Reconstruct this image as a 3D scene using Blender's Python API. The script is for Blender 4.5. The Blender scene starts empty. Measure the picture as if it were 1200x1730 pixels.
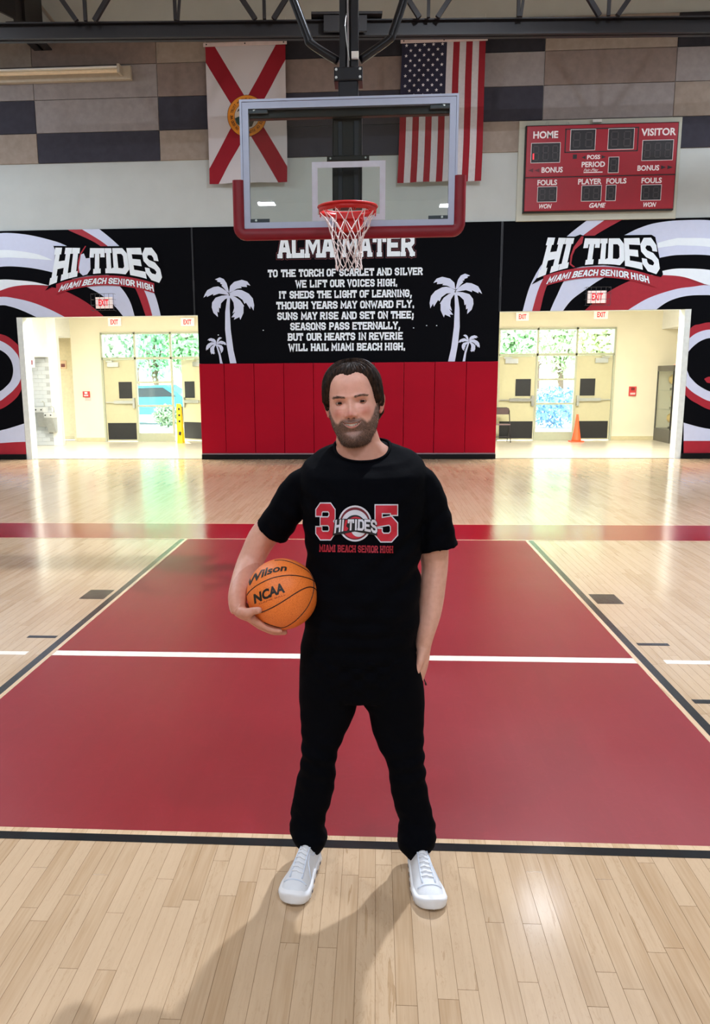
import bpy, bmesh, math, random
import numpy as np
from mathutils import Vector, Matrix
from mathutils.bvhtree import BVHTree
random.seed(7); RNG = np.random.default_rng(7)
SC = bpy.context.scene
COL = SC.collection
# ---------------------------------------------------------------- camera (fitted to the court lines; metres, z up)
CF, CYAW, CPIT, CROLL = 1427.55, 0.0659, 0.1944, -0.0075
CAM = np.array([0.2227, -8.6149, 1.6642]); CPX, CPY = 542.33, 919.74
def _rot():
    cy, sy = math.cos(CYAW), math.sin(CYAW); cp, sp = math.cos(CPIT), math.sin(CPIT)
    f = np.array([-sy*cp, cy*cp, -sp]); r = np.array([cy, sy, 0.]); u = np.cross(r, f)
    cr, sr = math.cos(CROLL), math.sin(CROLL)
    return cr*r+sr*u, -sr*r+cr*u, f
CR, CU, CW = _rot()
cd = bpy.data.cameras.new('camera'); cam = bpy.data.objects.new('camera', cd); COL.objects.link(cam)
cd.sensor_width = 36; cd.sensor_fit = 'AUTO'; cd.lens = CF/1730*36
cd.shift_x = (600-CPX)/1730; cd.shift_y = (CPY-865)/1730
cd.clip_start = .05; cd.clip_end = 300
cam.matrix_world = Matrix(((CR[0], CU[0], -CW[0], CAM[0]), (CR[1], CU[1], -CW[1], CAM[1]), (CR[2], CU[2], -CW[2], CAM[2]), (0, 0, 0, 1)))
SC.camera = cam
def ray(x, y): return CW + CR*(x-CPX)/CF - CU*(y-CPY)/CF
def at(x, y, Y):                      # photo pixel -> point on the vertical plane y = Y
    d = ray(x, y); return CAM + d*((Y-CAM[1])/d[1])
def gz(x, y, Z=0.):                   # photo pixel -> point on the level z = Z
    d = ray(x, y); return CAM + d*((Z-CAM[2])/d[2])
# ---------------------------------------------------------------- world, sun, view
SC.view_settings.view_transform = 'Standard'; SC.view_settings.look = 'None'
SC.view_settings.gamma = 1; SC.view_settings.use_curve_mapping = False
SC.view_settings.exposure = 0.0
W = bpy.data.worlds.new('world'); SC.world = W; W.use_nodes = True
nt = W.node_tree; nt.nodes.clear()
sky = nt.nodes.new('ShaderNodeTexSky'); sky.sky_type = 'NISHITA'; sky.sun_disc = False
sky.sun_elevation = math.radians(52); sky.sun_rotation = math.radians(200); sky.air_density = 1.2; sky.dust_density = 1.5
bg = nt.nodes.new('ShaderNodeBackground'); bg.inputs['Strength'].default_value = 1.3
wo = nt.nodes.new('ShaderNodeOutputWorld')
nt.links.new(sky.outputs[0], bg.inputs[0]); nt.links.new(bg.outputs[0], wo.inputs[0])
sd = bpy.data.lights.new('sun', 'SUN'); sd.energy = 16.0; sd.angle = .01; sd.color = (1, .96, .88)
so = bpy.data.objects.new('sun', sd); COL.objects.link(so)
so.rotation_euler = (math.radians(38), 0, math.radians(-160))
def area(name, loc, sx, sy, power, color=(1, 1, 1), rot=(0, 0, 0)):
    l = bpy.data.lights.new(name, 'AREA'); l.shape = 'RECTANGLE'; l.size = sx; l.size_y = sy; l.energy = power; l.color = color
    o = bpy.data.objects.new(name, l); COL.objects.link(o); o.location = loc; o.rotation_euler = rot
    return o
# ceiling high-bay lamps of the gym (fixtures are built further down at the same places)
BAYS = [(2.3, -0.6, 860), (-4.2, -1.7, 190), (8.2, -1.7, 150), (3.3, 5.6, 24), (-7.4, 1.6, 120), (-9.4, 4.5, 330), (9.2, 4.8, 330),
        (-3.6, -10.5, 250), (2.7, -10.5, 250), (-3.9, -18.5, 260), (2.8, -18.5, 260), (-3.9, -26.5, 300), (2.9, -27.5, 300)]
BAYZ = 8.1
for i, (x, y, p) in enumerate(BAYS):
    area('high_bay_light', (x, y, BAYZ-.06), .22 if i == 0 else .6, .22 if i == 0 else .6, p, (.88, .96, 1.08))
area('lobby_light', (-5.6, 10.1, 3.42), 3.2, .8, 400, (1, .97, .88))
area('lobby_light', (4.8, 10.1, 3.42), 3.2, .8, 400, (1, .97, .88))
# ---------------------------------------------------------------- helpers
def lin(c): return tuple(((v/255)/12.92 if v/255 <= .04045 else ((v/255+.055)/1.055)**2.4) for v in c)
MATS = {}
def mat(name, rgb=(200, 200, 200), rough=.5, metal=0., var=.06, scale=12., bump=0., bscale=80., coat=0., emit=0., spec=.5, sheen=0., sss=0.):
    if name in MATS: return MATS[name]
    m = bpy.data.materials.new(name); m.use_nodes = True; MATS[name] = m
    t = m.node_tree; b = t.nodes['Principled BSDF']; L = t.links
    c = lin(rgb)
    b.inputs['Roughness'].default_value = rough; b.inputs['Metallic'].default_value = metal
    b.inputs['Specular IOR Level'].default_value = spec
    if coat: b.inputs['Coat Weight'].default_value = coat; b.inputs['Coat Roughness'].default_value = .1
    if sheen: b.inputs['Sheen Weight'].default_value = sheen; b.inputs['Sheen Roughness'].default_value = .5
    if sss: b.inputs['Subsurface Weight'].default_value = sss; b.inputs['Subsurface Radius'].default_value = (1, .3, .15); b.inputs['Subsurface Scale'].default_value = .006
    tc = t.nodes.new('ShaderNodeTexCoord')
    n = t.nodes.new('ShaderNodeTexNoise'); n.inputs['Scale'].default_value = scale; n.inputs['Detail'].default_value = 4
    L.new(tc.outputs['Object'], n.inputs['Vector'])
    r = t.nodes.new('ShaderNodeValToRGB')
    r.color_ramp.elements[0].position = .3; r.color_ramp.elements[1].position = .7
    r.color_ramp.elements[0].color = tuple(v*(1-var) for v in c)+(1,); r.color_ramp.elements[1].color = tuple(min(1, v*(1+var)) for v in c)+(1,)
    L.new(n.outputs[0], r.inputs[0]); L.new(r.outputs[0], b.inputs['Base Color'])
    if emit:
        L.new(r.outputs[0], b.inputs['Emission Color']); b.inputs['Emission Strength'].default_value = emit
    if bump:
        n2 = t.nodes.new('ShaderNodeTexNoise'); n2.inputs['Scale'].default_value = bscale; n2.inputs['Detail'].default_value = 3
        L.new(tc.outputs['Object'], n2.inputs['Vector'])
        bp = t.nodes.new('ShaderNodeBump'); bp.inputs['Strength'].default_value = bump; bp.inputs['Distance'].default_value = .004
        L.new(n2.outputs[0], bp.inputs['Height']); L.new(bp.outputs[0], b.inputs['Normal'])
    return m
def tag(o, label=None, cat=None, group=None, kind=None):
    if label: o['label'] = label
    if cat: o['category'] = cat
    if group: o['group'] = group
    if kind: o['kind'] = kind
    return o
def thing(name, loc, label, cat, group=None):
    o = bpy.data.objects.new(name, None); COL.objects.link(o); o.location = tuple(float(v) for v in loc); o.empty_display_size = .1
    return tag(o, label, cat, group)
def wloc(o):
    p = np.zeros(3)
    while o is not None: p = p+np.array(o.location); o = o.parent
    return p
def mesh_obj(name, V, F, m, parent=None, smooth=False, loc=None, smooth_angle=None):
    """V in world coordinates; children are stored relative to their parent's place"""
    V = np.asarray(V, float).reshape(-1, 3)
    org = np.array(loc, float) if loc is not None else (wloc(parent) if parent is not None else np.zeros(3))
    me = bpy.data.meshes.new(name); me.from_pydata((V-org).tolist(), [], [list(map(int, f)) for f in F])
    ms = m if isinstance(m, (list, tuple)) else [m]
    for k in ms: me.materials.append(k)
    if smooth: me.polygons.foreach_set('use_smooth', [True]*len(me.polygons))
    o = bpy.data.objects.new(name, me); COL.objects.link(o)
    if parent is not None:
        o.parent = parent; o.location = tuple(org-wloc(parent))
    else: o.location = tuple(org)
    return o
class MB:
    def __init__(s): s.V = []; s.F = []; s.S = []
    def add(s, V, F):
        n = len(s.V); s.V += [tuple(map(float, v)) for v in V]; s.F += [[i+n for i in f] for f in F]; return s
    def box(s, x0, x1, y0, y1, z0, z1):
        return s.add([(x0,y0,z0),(x1,y0,z0),(x1,y1,z0),(x0,y1,z0),(x0,y0,z1),(x1,y0,z1),(x1,y1,z1),(x0,y1,z1)],
                     [(0,3,2,1),(4,5,6,7),(0,1,5,4),(1,2,6,5),(2,3,7,6),(3,0,4,7)])
    def bbox(s, x0, x1, y0, y1, z0, z1, b=.01):
        """box with bevelled edges facing -y and rounded outline"""
        P = []
        for yy, ins in ((y1, 0), (y0+b, 0), (y0+b*.3, b*.3), (y0, b)):
            P += [(x0+ins, yy, z0+ins), (x1-ins, yy, z0+ins), (x1-ins, yy, z1-ins), (x0+ins, yy, z1-ins)]
        F = [(0, 1, 2, 3), (12, 15, 14, 13)]
        for k in range(3):
            for j in range(4): F.append((k*4+j, k*4+4+j, k*4+4+(j+1) % 4, k*4+(j+1) % 4))
        return s.add(P, F)
    def beam(s, p, q, w, h=None, up=(0, 0, 1)):
        p, q = np.array(p, float), np.array(q, float); h = w if h is None else h
        d = (q-p)/np.linalg.norm(q-p); a = np.cross(d, up)
        if np.linalg.norm(a) < 1e-4: a = np.cross(d, (0, 1, 0))
        a /= np.linalg.norm(a); c = np.cross(a, d)
        V = [e+a*i*w/2+c*j*h/2 for e in (p, q) for i, j in ((-1,-1),(1,-1),(1,1),(-1,1))]
        return s.add(V, [(0,3,2,1),(4,5,6,7),(0,1,5,4),(1,2,6,5),(2,3,7,6),(3,0,4,7)])
    def tube(s, pts, r, n=8, closed=False, cap=True):
        pts = [np.array(p, float) for p in pts]; m = len(pts)
        rr = r if hasattr(r, '__len__') else [r]*m
        V = []; prev = None
        for i in range(m):
            if closed: d = pts[(i+1) % m]-pts[i-1]
            else: d = pts[min(i+1, m-1)]-pts[max(i-1, 0)]
            d = d/(np.linalg.norm(d)+1e-12)
            if prev is None:
                a = np.cross(d, (0, 0, 1))
                if np.linalg.norm(a) < .05: a = np.cross(d, (0, 1, 0))
            else: a = prev-d*(prev@d)
            a /= np.linalg.norm(a)+1e-12; prev = a; b = np.cross(d, a)
            for k in range(n):
                t = 2*math.pi*k/n; V.append(pts[i]+rr[i]*(a*math.cos(t)+b*math.sin(t)))
        F = []
        for i in range(m if closed else m-1):
            j = (i+1) % m
            for k in range(n): F.append((i*n+k, i*n+(k+1) % n, j*n+(k+1) % n, j*n+k))
        if cap and not closed: F += [tuple(range(n))[::-1], tuple((m-1)*n+k for k in range(n))]
        return s.add(V, F)
    def lathe(s, prof, c=(0, 0, 0), n=24):
        V = []; F = []
        for r, z in prof:
            for k in range(n):
                t = 2*math.pi*k/n; V.append((c[0]+r*math.cos(t), c[1]+r*math.sin(t), c[2]+z))
        for i in range(len(prof)-1):
            for k in range(n): F.append((i*n+k, i*n+(k+1) % n, (i+1)*n+(k+1) % n, (i+1)*n+k))
        F += [tuple(range(n))[::-1], tuple((len(prof)-1)*n+k for k in range(n))]
        return s.add(V, F)
    def poly(s, pts): return s.add(pts, [list(range(len(pts)))])
    def prism(s, pts, off):
        """closed prism of the polygon pts (3-D) pushed along off"""
        n = len(pts); P = [np.array(p, float) for p in pts]; Q = [p+np.array(off) for p in P]
        F = [list(range(n)), list(range(n, 2*n))[::-1]]
        for k in range(n): F.append((k, n+k, n+(k+1) % n, (k+1) % n))
        return s.add(P+Q, F)
    def obj(s, name, m, parent=None, smooth=False, loc=None): return mesh_obj(name, s.V, s.F, m, parent, smooth, loc)
def shade_auto(o, ang=40):
    me = o.data
    me.polygons.foreach_set('use_smooth', [True]*len(me.polygons))
    try: me.set_sharp_from_angle(angle=math.radians(ang))
    except Exception: pass
    return o
def crom(P, n=8, closed=False):
    P = [np.array(p, float) for p in P]; out = []; m = len(P)
    for i in range(m if closed else m-1):
        if closed: a, b, c, d = P[i-1], P[i], P[(i+1) % m], P[(i+2) % m]
        else: a, b, c, d = P[max(i-1, 0)], P[i], P[i+1], P[min(i+2, m-1)]
        for k in range(n):
            t = k/n
            out.append(.5*((2*b)+(c-a)*t+(2*a-5*b+4*c-d)*t*t+(-a+3*b-3*c+d)*t**3))
    if not closed: out.append(P[-1])
    return out
def clip(poly, x0, x1, z0, z1):
    def half(P, ax, v, keep_gt):
        out = []
        for i in range(len(P)):
            a, b = P[i-1], P[i]; ia = (a[ax] >= v) == keep_gt; ib = (b[ax] >= v) == keep_gt
            if ia != ib:
                t = (v-a[ax])/(b[ax]-a[ax]); out.append((a[0]+(b[0]-a[0])*t, a[1]+(b[1]-a[1])*t))
            if ib: out.append(tuple(b))
        return out
    P = [tuple(p) for p in poly]
    for ax, v, g in ((0, x0, True), (0, x1, False), (1, z0, True), (1, z1, False)):
        if len(P) < 3: return []
        P = half(P, ax, v, g)
    return P if len(P) >= 3 else []
# ------------------------------------------------ lettering: athletic block font from mitred strokes
c_ = 1.1
G = {
'A': ([[(0,0),(1.45,6),(2.55,6),(4,0)],[(.7,2.0),(3.3,2.0)]], [(0,0),(4,0)]),
'B': ([[(0,0),(0,6),(3,6),(3.9,5.2),(3.9,3.9),(3,3.1),(0,3.1)],[(3,3.1),(4,2.2),(4,.9),(3,0),(-.5,0)]], [(0,6,-1)]),
'C': ([[(4,4.75),(4,5),(3,6),(1,6),(0,5),(0,1),(1,0),(3,0),(4,1),(4,1.25)]], []),
'D': ([[(0,0),(0,6),(2.9,6),(4,4.9),(4,1.1),(2.9,0),(-.5,0)]], [(0,6,-1)]),
'E': ([[(4,0),(0,0),(0,6),(4,6)],[(0,3),(3,3)]], []),
'F': ([[(0,0),(0,6),(4,6)],[(0,3),(3,3)]], [(0,0)]),
'G': ([[(4,4.8),(4,5),(3,6),(1,6),(0,5),(0,1),(1,0),(3,0),(4,1),(4,2.8),(2.4,2.8)]], []),
'H': ([[(0,0),(0,6)],[(4,0),(4,6)],[(0,3),(4,3)]], [(0,0),(0,6),(4,0),(4,6)]),
'I': ([[(.8,0),(.8,6)]], [(.8,0),(.8,6)]),
'L': ([[(0,6),(0,0),(3.7,0),(3.7,1.2)]], [(0,6)]),
'M': ([[(0,0),(0,6),(2.5,1.8),(5,6),(5,0)]], [(0,0),(5,0)]),
'N': ([[(0,0),(0,6),(4,0),(4,6)]], [(0,0),(4,6)]),
'O': ([[(1,0),(0,1),(0,5),(1,6),(3,6),(4,5),(4,1),(3,0),(.9,0)]], []),
'P': ([[(0,0),(0,6),(3,6),(4,5),(4,3.6),(3,2.7),(0,2.7)]], [(0,0)]),
'R': ([[(0,0),(0,6),(3,6),(4,5.1),(4,3.8),(3,2.9),(0,2.9)],[(2.2,2.9),(4,0)]], [(0,0),(4,0)]),
'S': ([[(4,4.85),(4,5),(3,6),(1,6),(0,5),(0,4),(1,3.2),(3,2.8),(4,2),(4,1),(3,0),(1,0),(0,1),(0,1.15)]], []),
'T': ([[(2,0),(2,6)],[(-.1,4.9),(-.1,6),(4.1,6),(4.1,4.9)]], [(2,0)]),
'U': ([[(0,6),(0,1),(1,0),(3,0),(4,1),(4,6)]], [(0,6),(4,6)]),
'V': ([[(0,6),(2,0),(4,6)]], [(0,6),(4,6)]),
'W': ([[(0,6),(1.4,0),(3,4.6),(4.6,0),(6,6)]], [(0,6),(6,6)]),
'X': ([[(0,0),(4,6)],[(0,6),(4,0)]], [(0,0),(4,6),(0,6),(4,0)]),
'Y': ([[(0,6),(2,2.9),(4,6)],[(2,2.9),(2,0)]], [(0,6),(4,6),(2,0)]),
'3': ([[(0,5.0),(0,5.2),(.8,6),(3.2,6),(4,5.2),(4,3.9),(3.1,3.05),(1.3,3.05)],[(3.1,3.05),(4,2.2),(4,.8),(3.2,0),(.8,0),(0,.8),(0,1.0)]], []),
'5': ([[(4,5.6),(4,6),(0,6),(0,3.2),(3,3.6),(4,2.7),(4,.9),(3,0),(.9,0),(0,.9),(0,1.05)]], []),
'.': ([[(.5,-.55),(.5,.55)]], []), ',': ([[(.2,-1.4),(.7,.5)]], []), ';': ([[(.2,-1.4),(.7,.5)],[(.6,2.6),(.6,3.7)]], []), '-': ([[(0,3),(2,3)]], []),
}
GW = {'I': 1.6, 'M': 5, 'W': 6, '.': 1, ',': 1, ';': 1, '-': 2, 'L': 3.7}
def stroke(P, w, ext):
    """quads of a mitred stroke with half width w, ends stretched by ext"""
    P = [np.array(p, float) for p in P]; n = len(P)
    d = [(P[i+1]-P[i])/np.linalg.norm(P[i+1]-P[i]) for i in range(n-1)]
    P[0] = P[0]-d[0]*ext; P[-1] = P[-1]+d[-1]*ext
    L, R_ = [], []
    for i in range(n):
        if i == 0: m = np.array([-d[0][1], d[0][0]])*w
        elif i == n-1: m = np.array([-d[-1][1], d[-1][0]])*w
        else:
            n1 = np.array([-d[i-1][1], d[i-1][0]]); n2 = np.array([-d[i][1], d[i][0]]); m = n1+n2; m = m/np.linalg.norm(m)
            m = m*w/max(.45, m@n1)
        L.append(P[i]+m); R_.append(P[i]-m)
    return [[R_[i], R_[i+1], L[i+1], L[i]] for i in range(n-1)]
def block_text(txt, w=.62, grow=0., gap=1.55, serif=True, space=2.6, sw=1.15):
    """polygons of the text, x from 0 to the returned width, cap height from -0.6 to 6.6"""
    out = []; x = .6
    for ch in txt:
        if ch == ' ': x += space; continue
        S, E = G[ch]; gw = GW.get(ch, 4)
        for P in S:
            for q in stroke([(x+a, b) for a, b in P], w+grow, (w*.98 if ch not in 'AVWYN' else w*.9)+grow): out.append(q)
        if serif:
            for e in E:
                a, b = e[0], e[1]; s0 = -sw if len(e) == 2 or e[2] < 0 else 0; s1 = sw if len(e) == 2 else 0
                bb = b+(.28 if b < 3 else -.28)*1.0; hh = .86*w+grow; bb = b-w+hh-grow if b < 3 else b+w-hh+grow
                out.append([np.array((x+a+s0-grow, bb-hh)), np.array((x+a+s1+grow, bb-hh)), np.array((x+a+s1+grow, bb+hh)), np.array((x+a+s0-grow, bb+hh))])
        x += gw+gap+.6
    return out, x-gap
def put_polys(mb, polys, fn0, sub=1):
    for qi, q in enumerate(polys):
        def fn(a, c, k_=(qi % 16)*5e-5):
            p = fn0(a, c); return (p[0], p[1]-k_, p[2])
        if sub > 1 and len(q) == 4:
            a, b, c, d = [np.array(v, float) for v in q]
            k1 = max(1, int(math.ceil(max(np.linalg.norm(b-a), np.linalg.norm(c-d))/sub_len[0]))); k2 = max(1, int(math.ceil(max(np.linalg.norm(d-a), np.linalg.norm(c-b))/sub_len[0])))
            for i in range(k1):
                for j in range(k2):
                    f = lambda u, v: (a*(1-u)+b*u)*(1-v)+(d*(1-u)+c*u)*v
                    mb.poly([fn(*f(i/k1, j/k2)), fn(*f((i+1)/k1, j/k2)), fn(*f((i+1)/k1, (j+1)/k2)), fn(*f(i/k1, (j+1)/k2))])
        else: mb.poly([fn(*p) for p in q])
sub_len = [1.0]
_fc = {}
def sans(txt, bold=.02, sx=1.0, shear=0., fill=None):
    """polygons of a sans serif text, cap height 1; returns (verts 2-D, faces, width)"""
    key = (txt, bold, sx, shear)
    if key in _fc: return _fc[key]
    cu = bpy.data.curves.new('t', 'FONT'); cu.body = txt; cu.size = 1; cu.offset = bold; cu.resolution_u = 3; cu.shear = shear
    o = bpy.data.objects.new('t', cu); COL.objects.link(o)
    dg = bpy.context.evaluated_depsgraph_get(); dg.update()
    me = o.evaluated_get(dg).to_mesh()
    V = np.array([v.co[:2] for v in me.vertices]); F = [list(p.vertices) for p in me.polygons]
    o.evaluated_get(dg).to_mesh_clear(); bpy.data.objects.remove(o); bpy.data.curves.remove(cu)
    V[:, 0] -= V[:, 0].min(); z0 = V[:, 1].min() if not any(c in txt for c in 'gjpqy,;') else 0; V[:, 1] -= z0
    h = V[:, 1].max(); V /= h; V[:, 0] *= sx
    _fc[key] = (V, F, V[:, 0].max()); return _fc[key]
def refine(V, F, mx):
    me = bpy.data.meshes.new('r'); me.from_pydata([(v[0], v[1], 0) for v in V], [], F); bm = bmesh.new(); bm.from_mesh(me)
    bmesh.ops.triangulate(bm, faces=bm.faces)
    for _ in range(6):
        ed = [e for e in bm.edges if e.calc_length() > mx]
        if not ed: break
        bmesh.ops.subdivide_edges(bm, edges=ed, cuts=1); bmesh.ops.triangulate(bm, faces=bm.faces)
    bm.verts.ensure_lookup_table(); V2 = [tuple(v.co[:2]) for v in bm.verts]; F2 = [[v.index for v in f.verts] for f in bm.faces]
    bm.free(); bpy.data.meshes.remove(me); return V2, F2
def put_sans(mb, txt, fn, bold=.02, shear=0.):
    """fn maps (u 0..1 along the text, v 0..1 up) to a point"""
    V, F, w = sans(txt, bold, 1., shear)
    mb.add([fn(v[0]/w, v[1]) for v in V], F)
# ================================================================ structure
def wood_material(name, base, paint=False, r0=.09):
    m = bpy.data.materials.new(name); m.use_nodes = True; t = m.node_tree; L = t.links; b = t.nodes['Principled BSDF']
    def nd(ty, **k):
        n = t.nodes.new(ty)
        for a, v in k.items(): setattr(n, a, v)
        return n
    def mth(op, a, b2=None, c=None):
        n = nd('ShaderNodeMath', operation=op)
        for i, v in enumerate((a, b2, c)):
            if v is None: continue
            if isinstance(v, (int, float)): n.inputs[i].default_value = v
            else: L.new(v, n.inputs[i])
        return n.outputs[0]
    g = nd('ShaderNodeNewGeometry'); sp = nd('ShaderNodeSeparateXYZ'); L.new(g.outputs['Position'], sp.inputs[0])
    X, Y = sp.outputs[0], sp.outputs[1]
    row = mth('FLOOR', mth('DIVIDE', X, .057)); fr = mth('FRACT', mth('DIVIDE', X, .057))
    off = mth('FRACT', mth('ADD', mth('MULTIPLY', row, .618), mth('MULTIPLY', mth('SINE', mth('MULTIPLY', row, 1.7)), .9)))
    yy = mth('ADD', mth('DIVIDE', Y, .75), off); pid = mth('FLOOR', yy); fy = mth('FRACT', yy)
    cb = nd('ShaderNodeCombineXYZ'); L.new(row, cb.inputs[0]); L.new(pid, cb.inputs[1])
    wn = nd('ShaderNodeTexWhiteNoise', noise_dimensions='2D'); L.new(cb.outputs[0], wn.inputs['Vector'])
    rnd = wn.outputs['Value']
    # grain: stretched noise, shifted for every board
    gx = nd('ShaderNodeCombineXYZ'); L.new(mth('MULTIPLY', X, 26), gx.inputs[0]); L.new(mth('ADD', mth('MULTIPLY', Y, 1.6), mth('MULTIPLY', rnd, 37)), gx.inputs[1]); L.new(mth('MULTIPLY', rnd, 11), gx.inputs[2])
    n1 = nd('ShaderNodeTexNoise'); n1.inputs['Scale'].default_value = 1.0; n1.inputs['Detail'].default_value = 6; n1.inputs['Distortion'].default_value = 1.2; L.new(gx.outputs[0], n1.inputs['Vector'])
    gx2 = nd('ShaderNodeCombineXYZ'); L.new(mth('MULTIPLY', X, 150), gx2.inputs[0]); L.new(mth('MULTIPLY', Y, 5), gx2.inputs[1]); L.new(mth('MULTIPLY', rnd, 7), gx2.inputs[2])
    n2 = nd('ShaderNodeTexNoise'); n2.inputs['Scale'].default_value = 1.0; n2.inputs['Detail'].default_value = 3; L.new(gx2.outputs[0], n2.inputs['Vector'])
    # scuffs: thin light scratches
    n3 = nd('ShaderNodeTexNoise'); n3.inputs['Scale'].default_value = 2.2; n3.inputs['Detail'].default_value = 3; n3.inputs['Distortion'].default_value = 2.5; L.new(g.outputs['Position'], n3.inputs['Vector'])
    sc = mth('MULTIPLY', mth('MAXIMUM', mth('SUBTRACT', 1, mth('DIVIDE', mth('ABSOLUTE', mth('SUBTRACT', n3.outputs[0], .5)), .02)), 0), 1)
    n4 = nd('ShaderNodeTexNoise'); n4.inputs['Scale'].default_value = .9; n4.inputs['Detail'].default_value = 5; L.new(g.outputs['Position'], n4.inputs['Vector'])
    val = mth('ADD', mth('ADD', mth('MULTIPLY', mth('SUBTRACT', rnd, .5), .15 if not paint else .05), mth('MULTIPLY', mth('SUBTRACT', n1.outputs[0], .5), .22 if not paint else .08)), mth('MULTIPLY', mth('SUBTRACT', n2.outputs[0], .5), .16 if not paint else .05))
    val = mth('ADD', val, mth('MULTIPLY', mth('SUBTRACT', n4.outputs[0], .5), .12 if not paint else .18))
    if not paint:
        gx5 = nd('ShaderNodeCombineXYZ'); L.new(mth('MULTIPLY', X, 38), gx5.inputs[0]); L.new(mth('ADD', mth('MULTIPLY', Y, 6), mth('MULTIPLY', rnd, 53)), gx5.inputs[1]); L.new(mth('MULTIPLY', rnd, 17), gx5.inputs[2])
        n6 = nd('ShaderNodeTexNoise'); n6.inputs['Scale'].default_value = 1.0; n6.inputs['Detail'].default_value = 3; n6.inputs['Distortion'].default_value = 2.0; L.new(gx5.outputs[0], n6.inputs['Vector'])
        ln_ = mth('MAXIMUM', mth('SUBTRACT', 1, mth('DIVIDE', mth('ABSOLUTE', mth('SUBTRACT', n6.outputs[0], .5)), .03)), 0)
        val = mth('SUBTRACT', val, mth('MULTIPLY', mth('MULTIPLY', ln_, mth('GREATER_THAN', rnd, .45)), .07))
        st_ = mth('MULTIPLY', mth('GREATER_THAN', n1.outputs[0], .685), .16); val = mth('SUBTRACT', val, st_)
    seam = mth('MAXIMUM', mth('LESS_THAN', mth('MINIMUM', fr, mth('SUBTRACT', 1, fr)), .012), mth('LESS_THAN', mth('MINIMUM', fy, mth('SUBTRACT', 1, fy)), .0012))
    val = mth('SUBTRACT', val, mth('MULTIPLY', seam, .30 if not paint else .04))
    val = mth('ADD', val, mth('MULTIPLY', sc, .0 if not paint else .06))
    mx = nd('ShaderNodeMix', data_type='RGBA'); c = lin(base)
    r = nd('ShaderNodeValToRGB'); cr = r.color_ramp
    cr.elements[0].position = 0; cr.elements[1].position = 1
    if paint:
        cr.elements[0].color = tuple(v*.55 for v in c)+(1,); cr.elements[1].color = (min(1, c[0]*1.5), c[1]*1.9+.02, c[2]*1.9+.02, 1); e = cr.elements.new(.5); e.color = c+(1,)
    else:
        cr.elements[0].color = (c[0]*.34, c[1]*.26, c[2]*.2, 1); cr.elements[1].color = (min(1, c[0]*1.3), min(1, c[1]*1.34), min(1, c[2]*1.42), 1)
        e = cr.elements.new(.5); e.color = c+(1,); e = cr.elements.new(.38); e.color = (c[0]*.82, c[1]*.76, c[2]*.68, 1)
    L.new(mth('ADD', val, .5), r.inputs[0]); L.new(r.outputs[0], b.inputs['Base Color'])
    rough = mth('ADD', r0, mth('MULTIPLY', n4.outputs[0], .13)); L.new(rough, b.inputs['Roughness'])
    b.inputs['Specular IOR Level'].default_value = .72
    # boards are never perfectly level: every board and every few centimetres tilt the gloss a little
    n5 = nd('ShaderNodeTexNoise'); n5.inputs['Scale'].default_value = 1.0; n5.inputs['Detail'].default_value = 2
    gx3 = nd('ShaderNodeCombineXYZ'); L.new(mth('MULTIPLY', X, 9), gx3.inputs[0]); L.new(mth('MULTIPLY', Y, 4.5), gx3.inputs[1]); L.new(mth('MULTIPLY', rnd, 9), gx3.inputs[2]); L.new(gx3.outputs[0], n5.inputs['Vector'])
    bp = nd('ShaderNodeBump'); bp.inputs['Strength'].default_value = .10; bp.inputs['Distance'].default_value = .006
    L.new(mth('ADD', n5.outputs[0], mth('MULTIPLY', n2.outputs[0], .05)), bp.inputs['Height']); L.new(bp.outputs[0], b.inputs['Normal'])
    MATS[name] = m; return m
WOOD = wood_material('maple_boards', (196, 168, 136))
REDP = wood_material('red_floor_paint', (134, 12, 27), True, .275)
REDB = wood_material('red_border_paint', (144, 17, 32), True)
BLKP = wood_material('black_floor_paint', (30, 31, 34), True)
WHTP = wood_material('white_floor_paint', (238, 228, 214), True)
NATP = wood_material('bare_maple_line', (214, 184, 150), False)
fl = MB().box(-13, 13, -33, 9.12, -.06, -.0012).obj('floor', WOOD); tag(fl, kind='structure')
PW, PL = .057, .75
def row_off(r): v = r*.618+math.sin(r*1.7)*.9; return v-math.floor(v)
planks = []
for r in range(-70, 82):
    o = row_off(r)
    for k in range(-12, 1):
        y0 = (k-o)*PL
        if y0 > -.9 or y0+PL < -7.2: continue
        xc, yc = (r+.5)*PW, y0+PL/2
        d = math.hypot(xc-CAM[0], yc-CAM[1])
        dd = np.array([xc, yc, 0])-CAM; z = dd@CW
        if z < .3: vis = False
        else:
            px, py = CPX+CF*(dd@CR)/z, CPY-CF*(dd@CU)/z; vis = -40 < px < 1240 and py < 1900
        planks.append((d+(0 if vis else 100), xc, y0, vis))
planks.sort()
g_ = .0004
pmb = MB()
P = [(-PW/2+g_, g_, -.0012), (PW/2-g_, g_, -.0012), (PW/2-g_, PL-g_, -.0012), (-PW/2+g_, PL-g_, -.0012)]
e_ = .0003
P += [(-PW/2+g_, g_, -e_), (PW/2-g_, g_, -e_), (PW/2-g_, PL-g_, -e_), (-PW/2+g_, PL-g_, -e_)]
P += [(-PW/2+g_+e_, g_+e_, 0), (PW/2-g_-e_, g_+e_, 0), (PW/2-g_-e_, PL-g_-e_, 0), (-PW/2+g_+e_, PL-g_-e_, 0)]
PF = [(0, 1, 5, 4), (1, 2, 6, 5), (2, 3, 7, 6), (3, 0, 4, 7), (4, 5, 9, 8), (5, 6, 10, 9), (6, 7, 11, 10), (7, 4, 8, 11), (8, 9, 10, 11)]
pme = bpy.data.meshes.new('plank'); pme.from_pydata(P, [], PF); pme.materials.append(WOOD)
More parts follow.
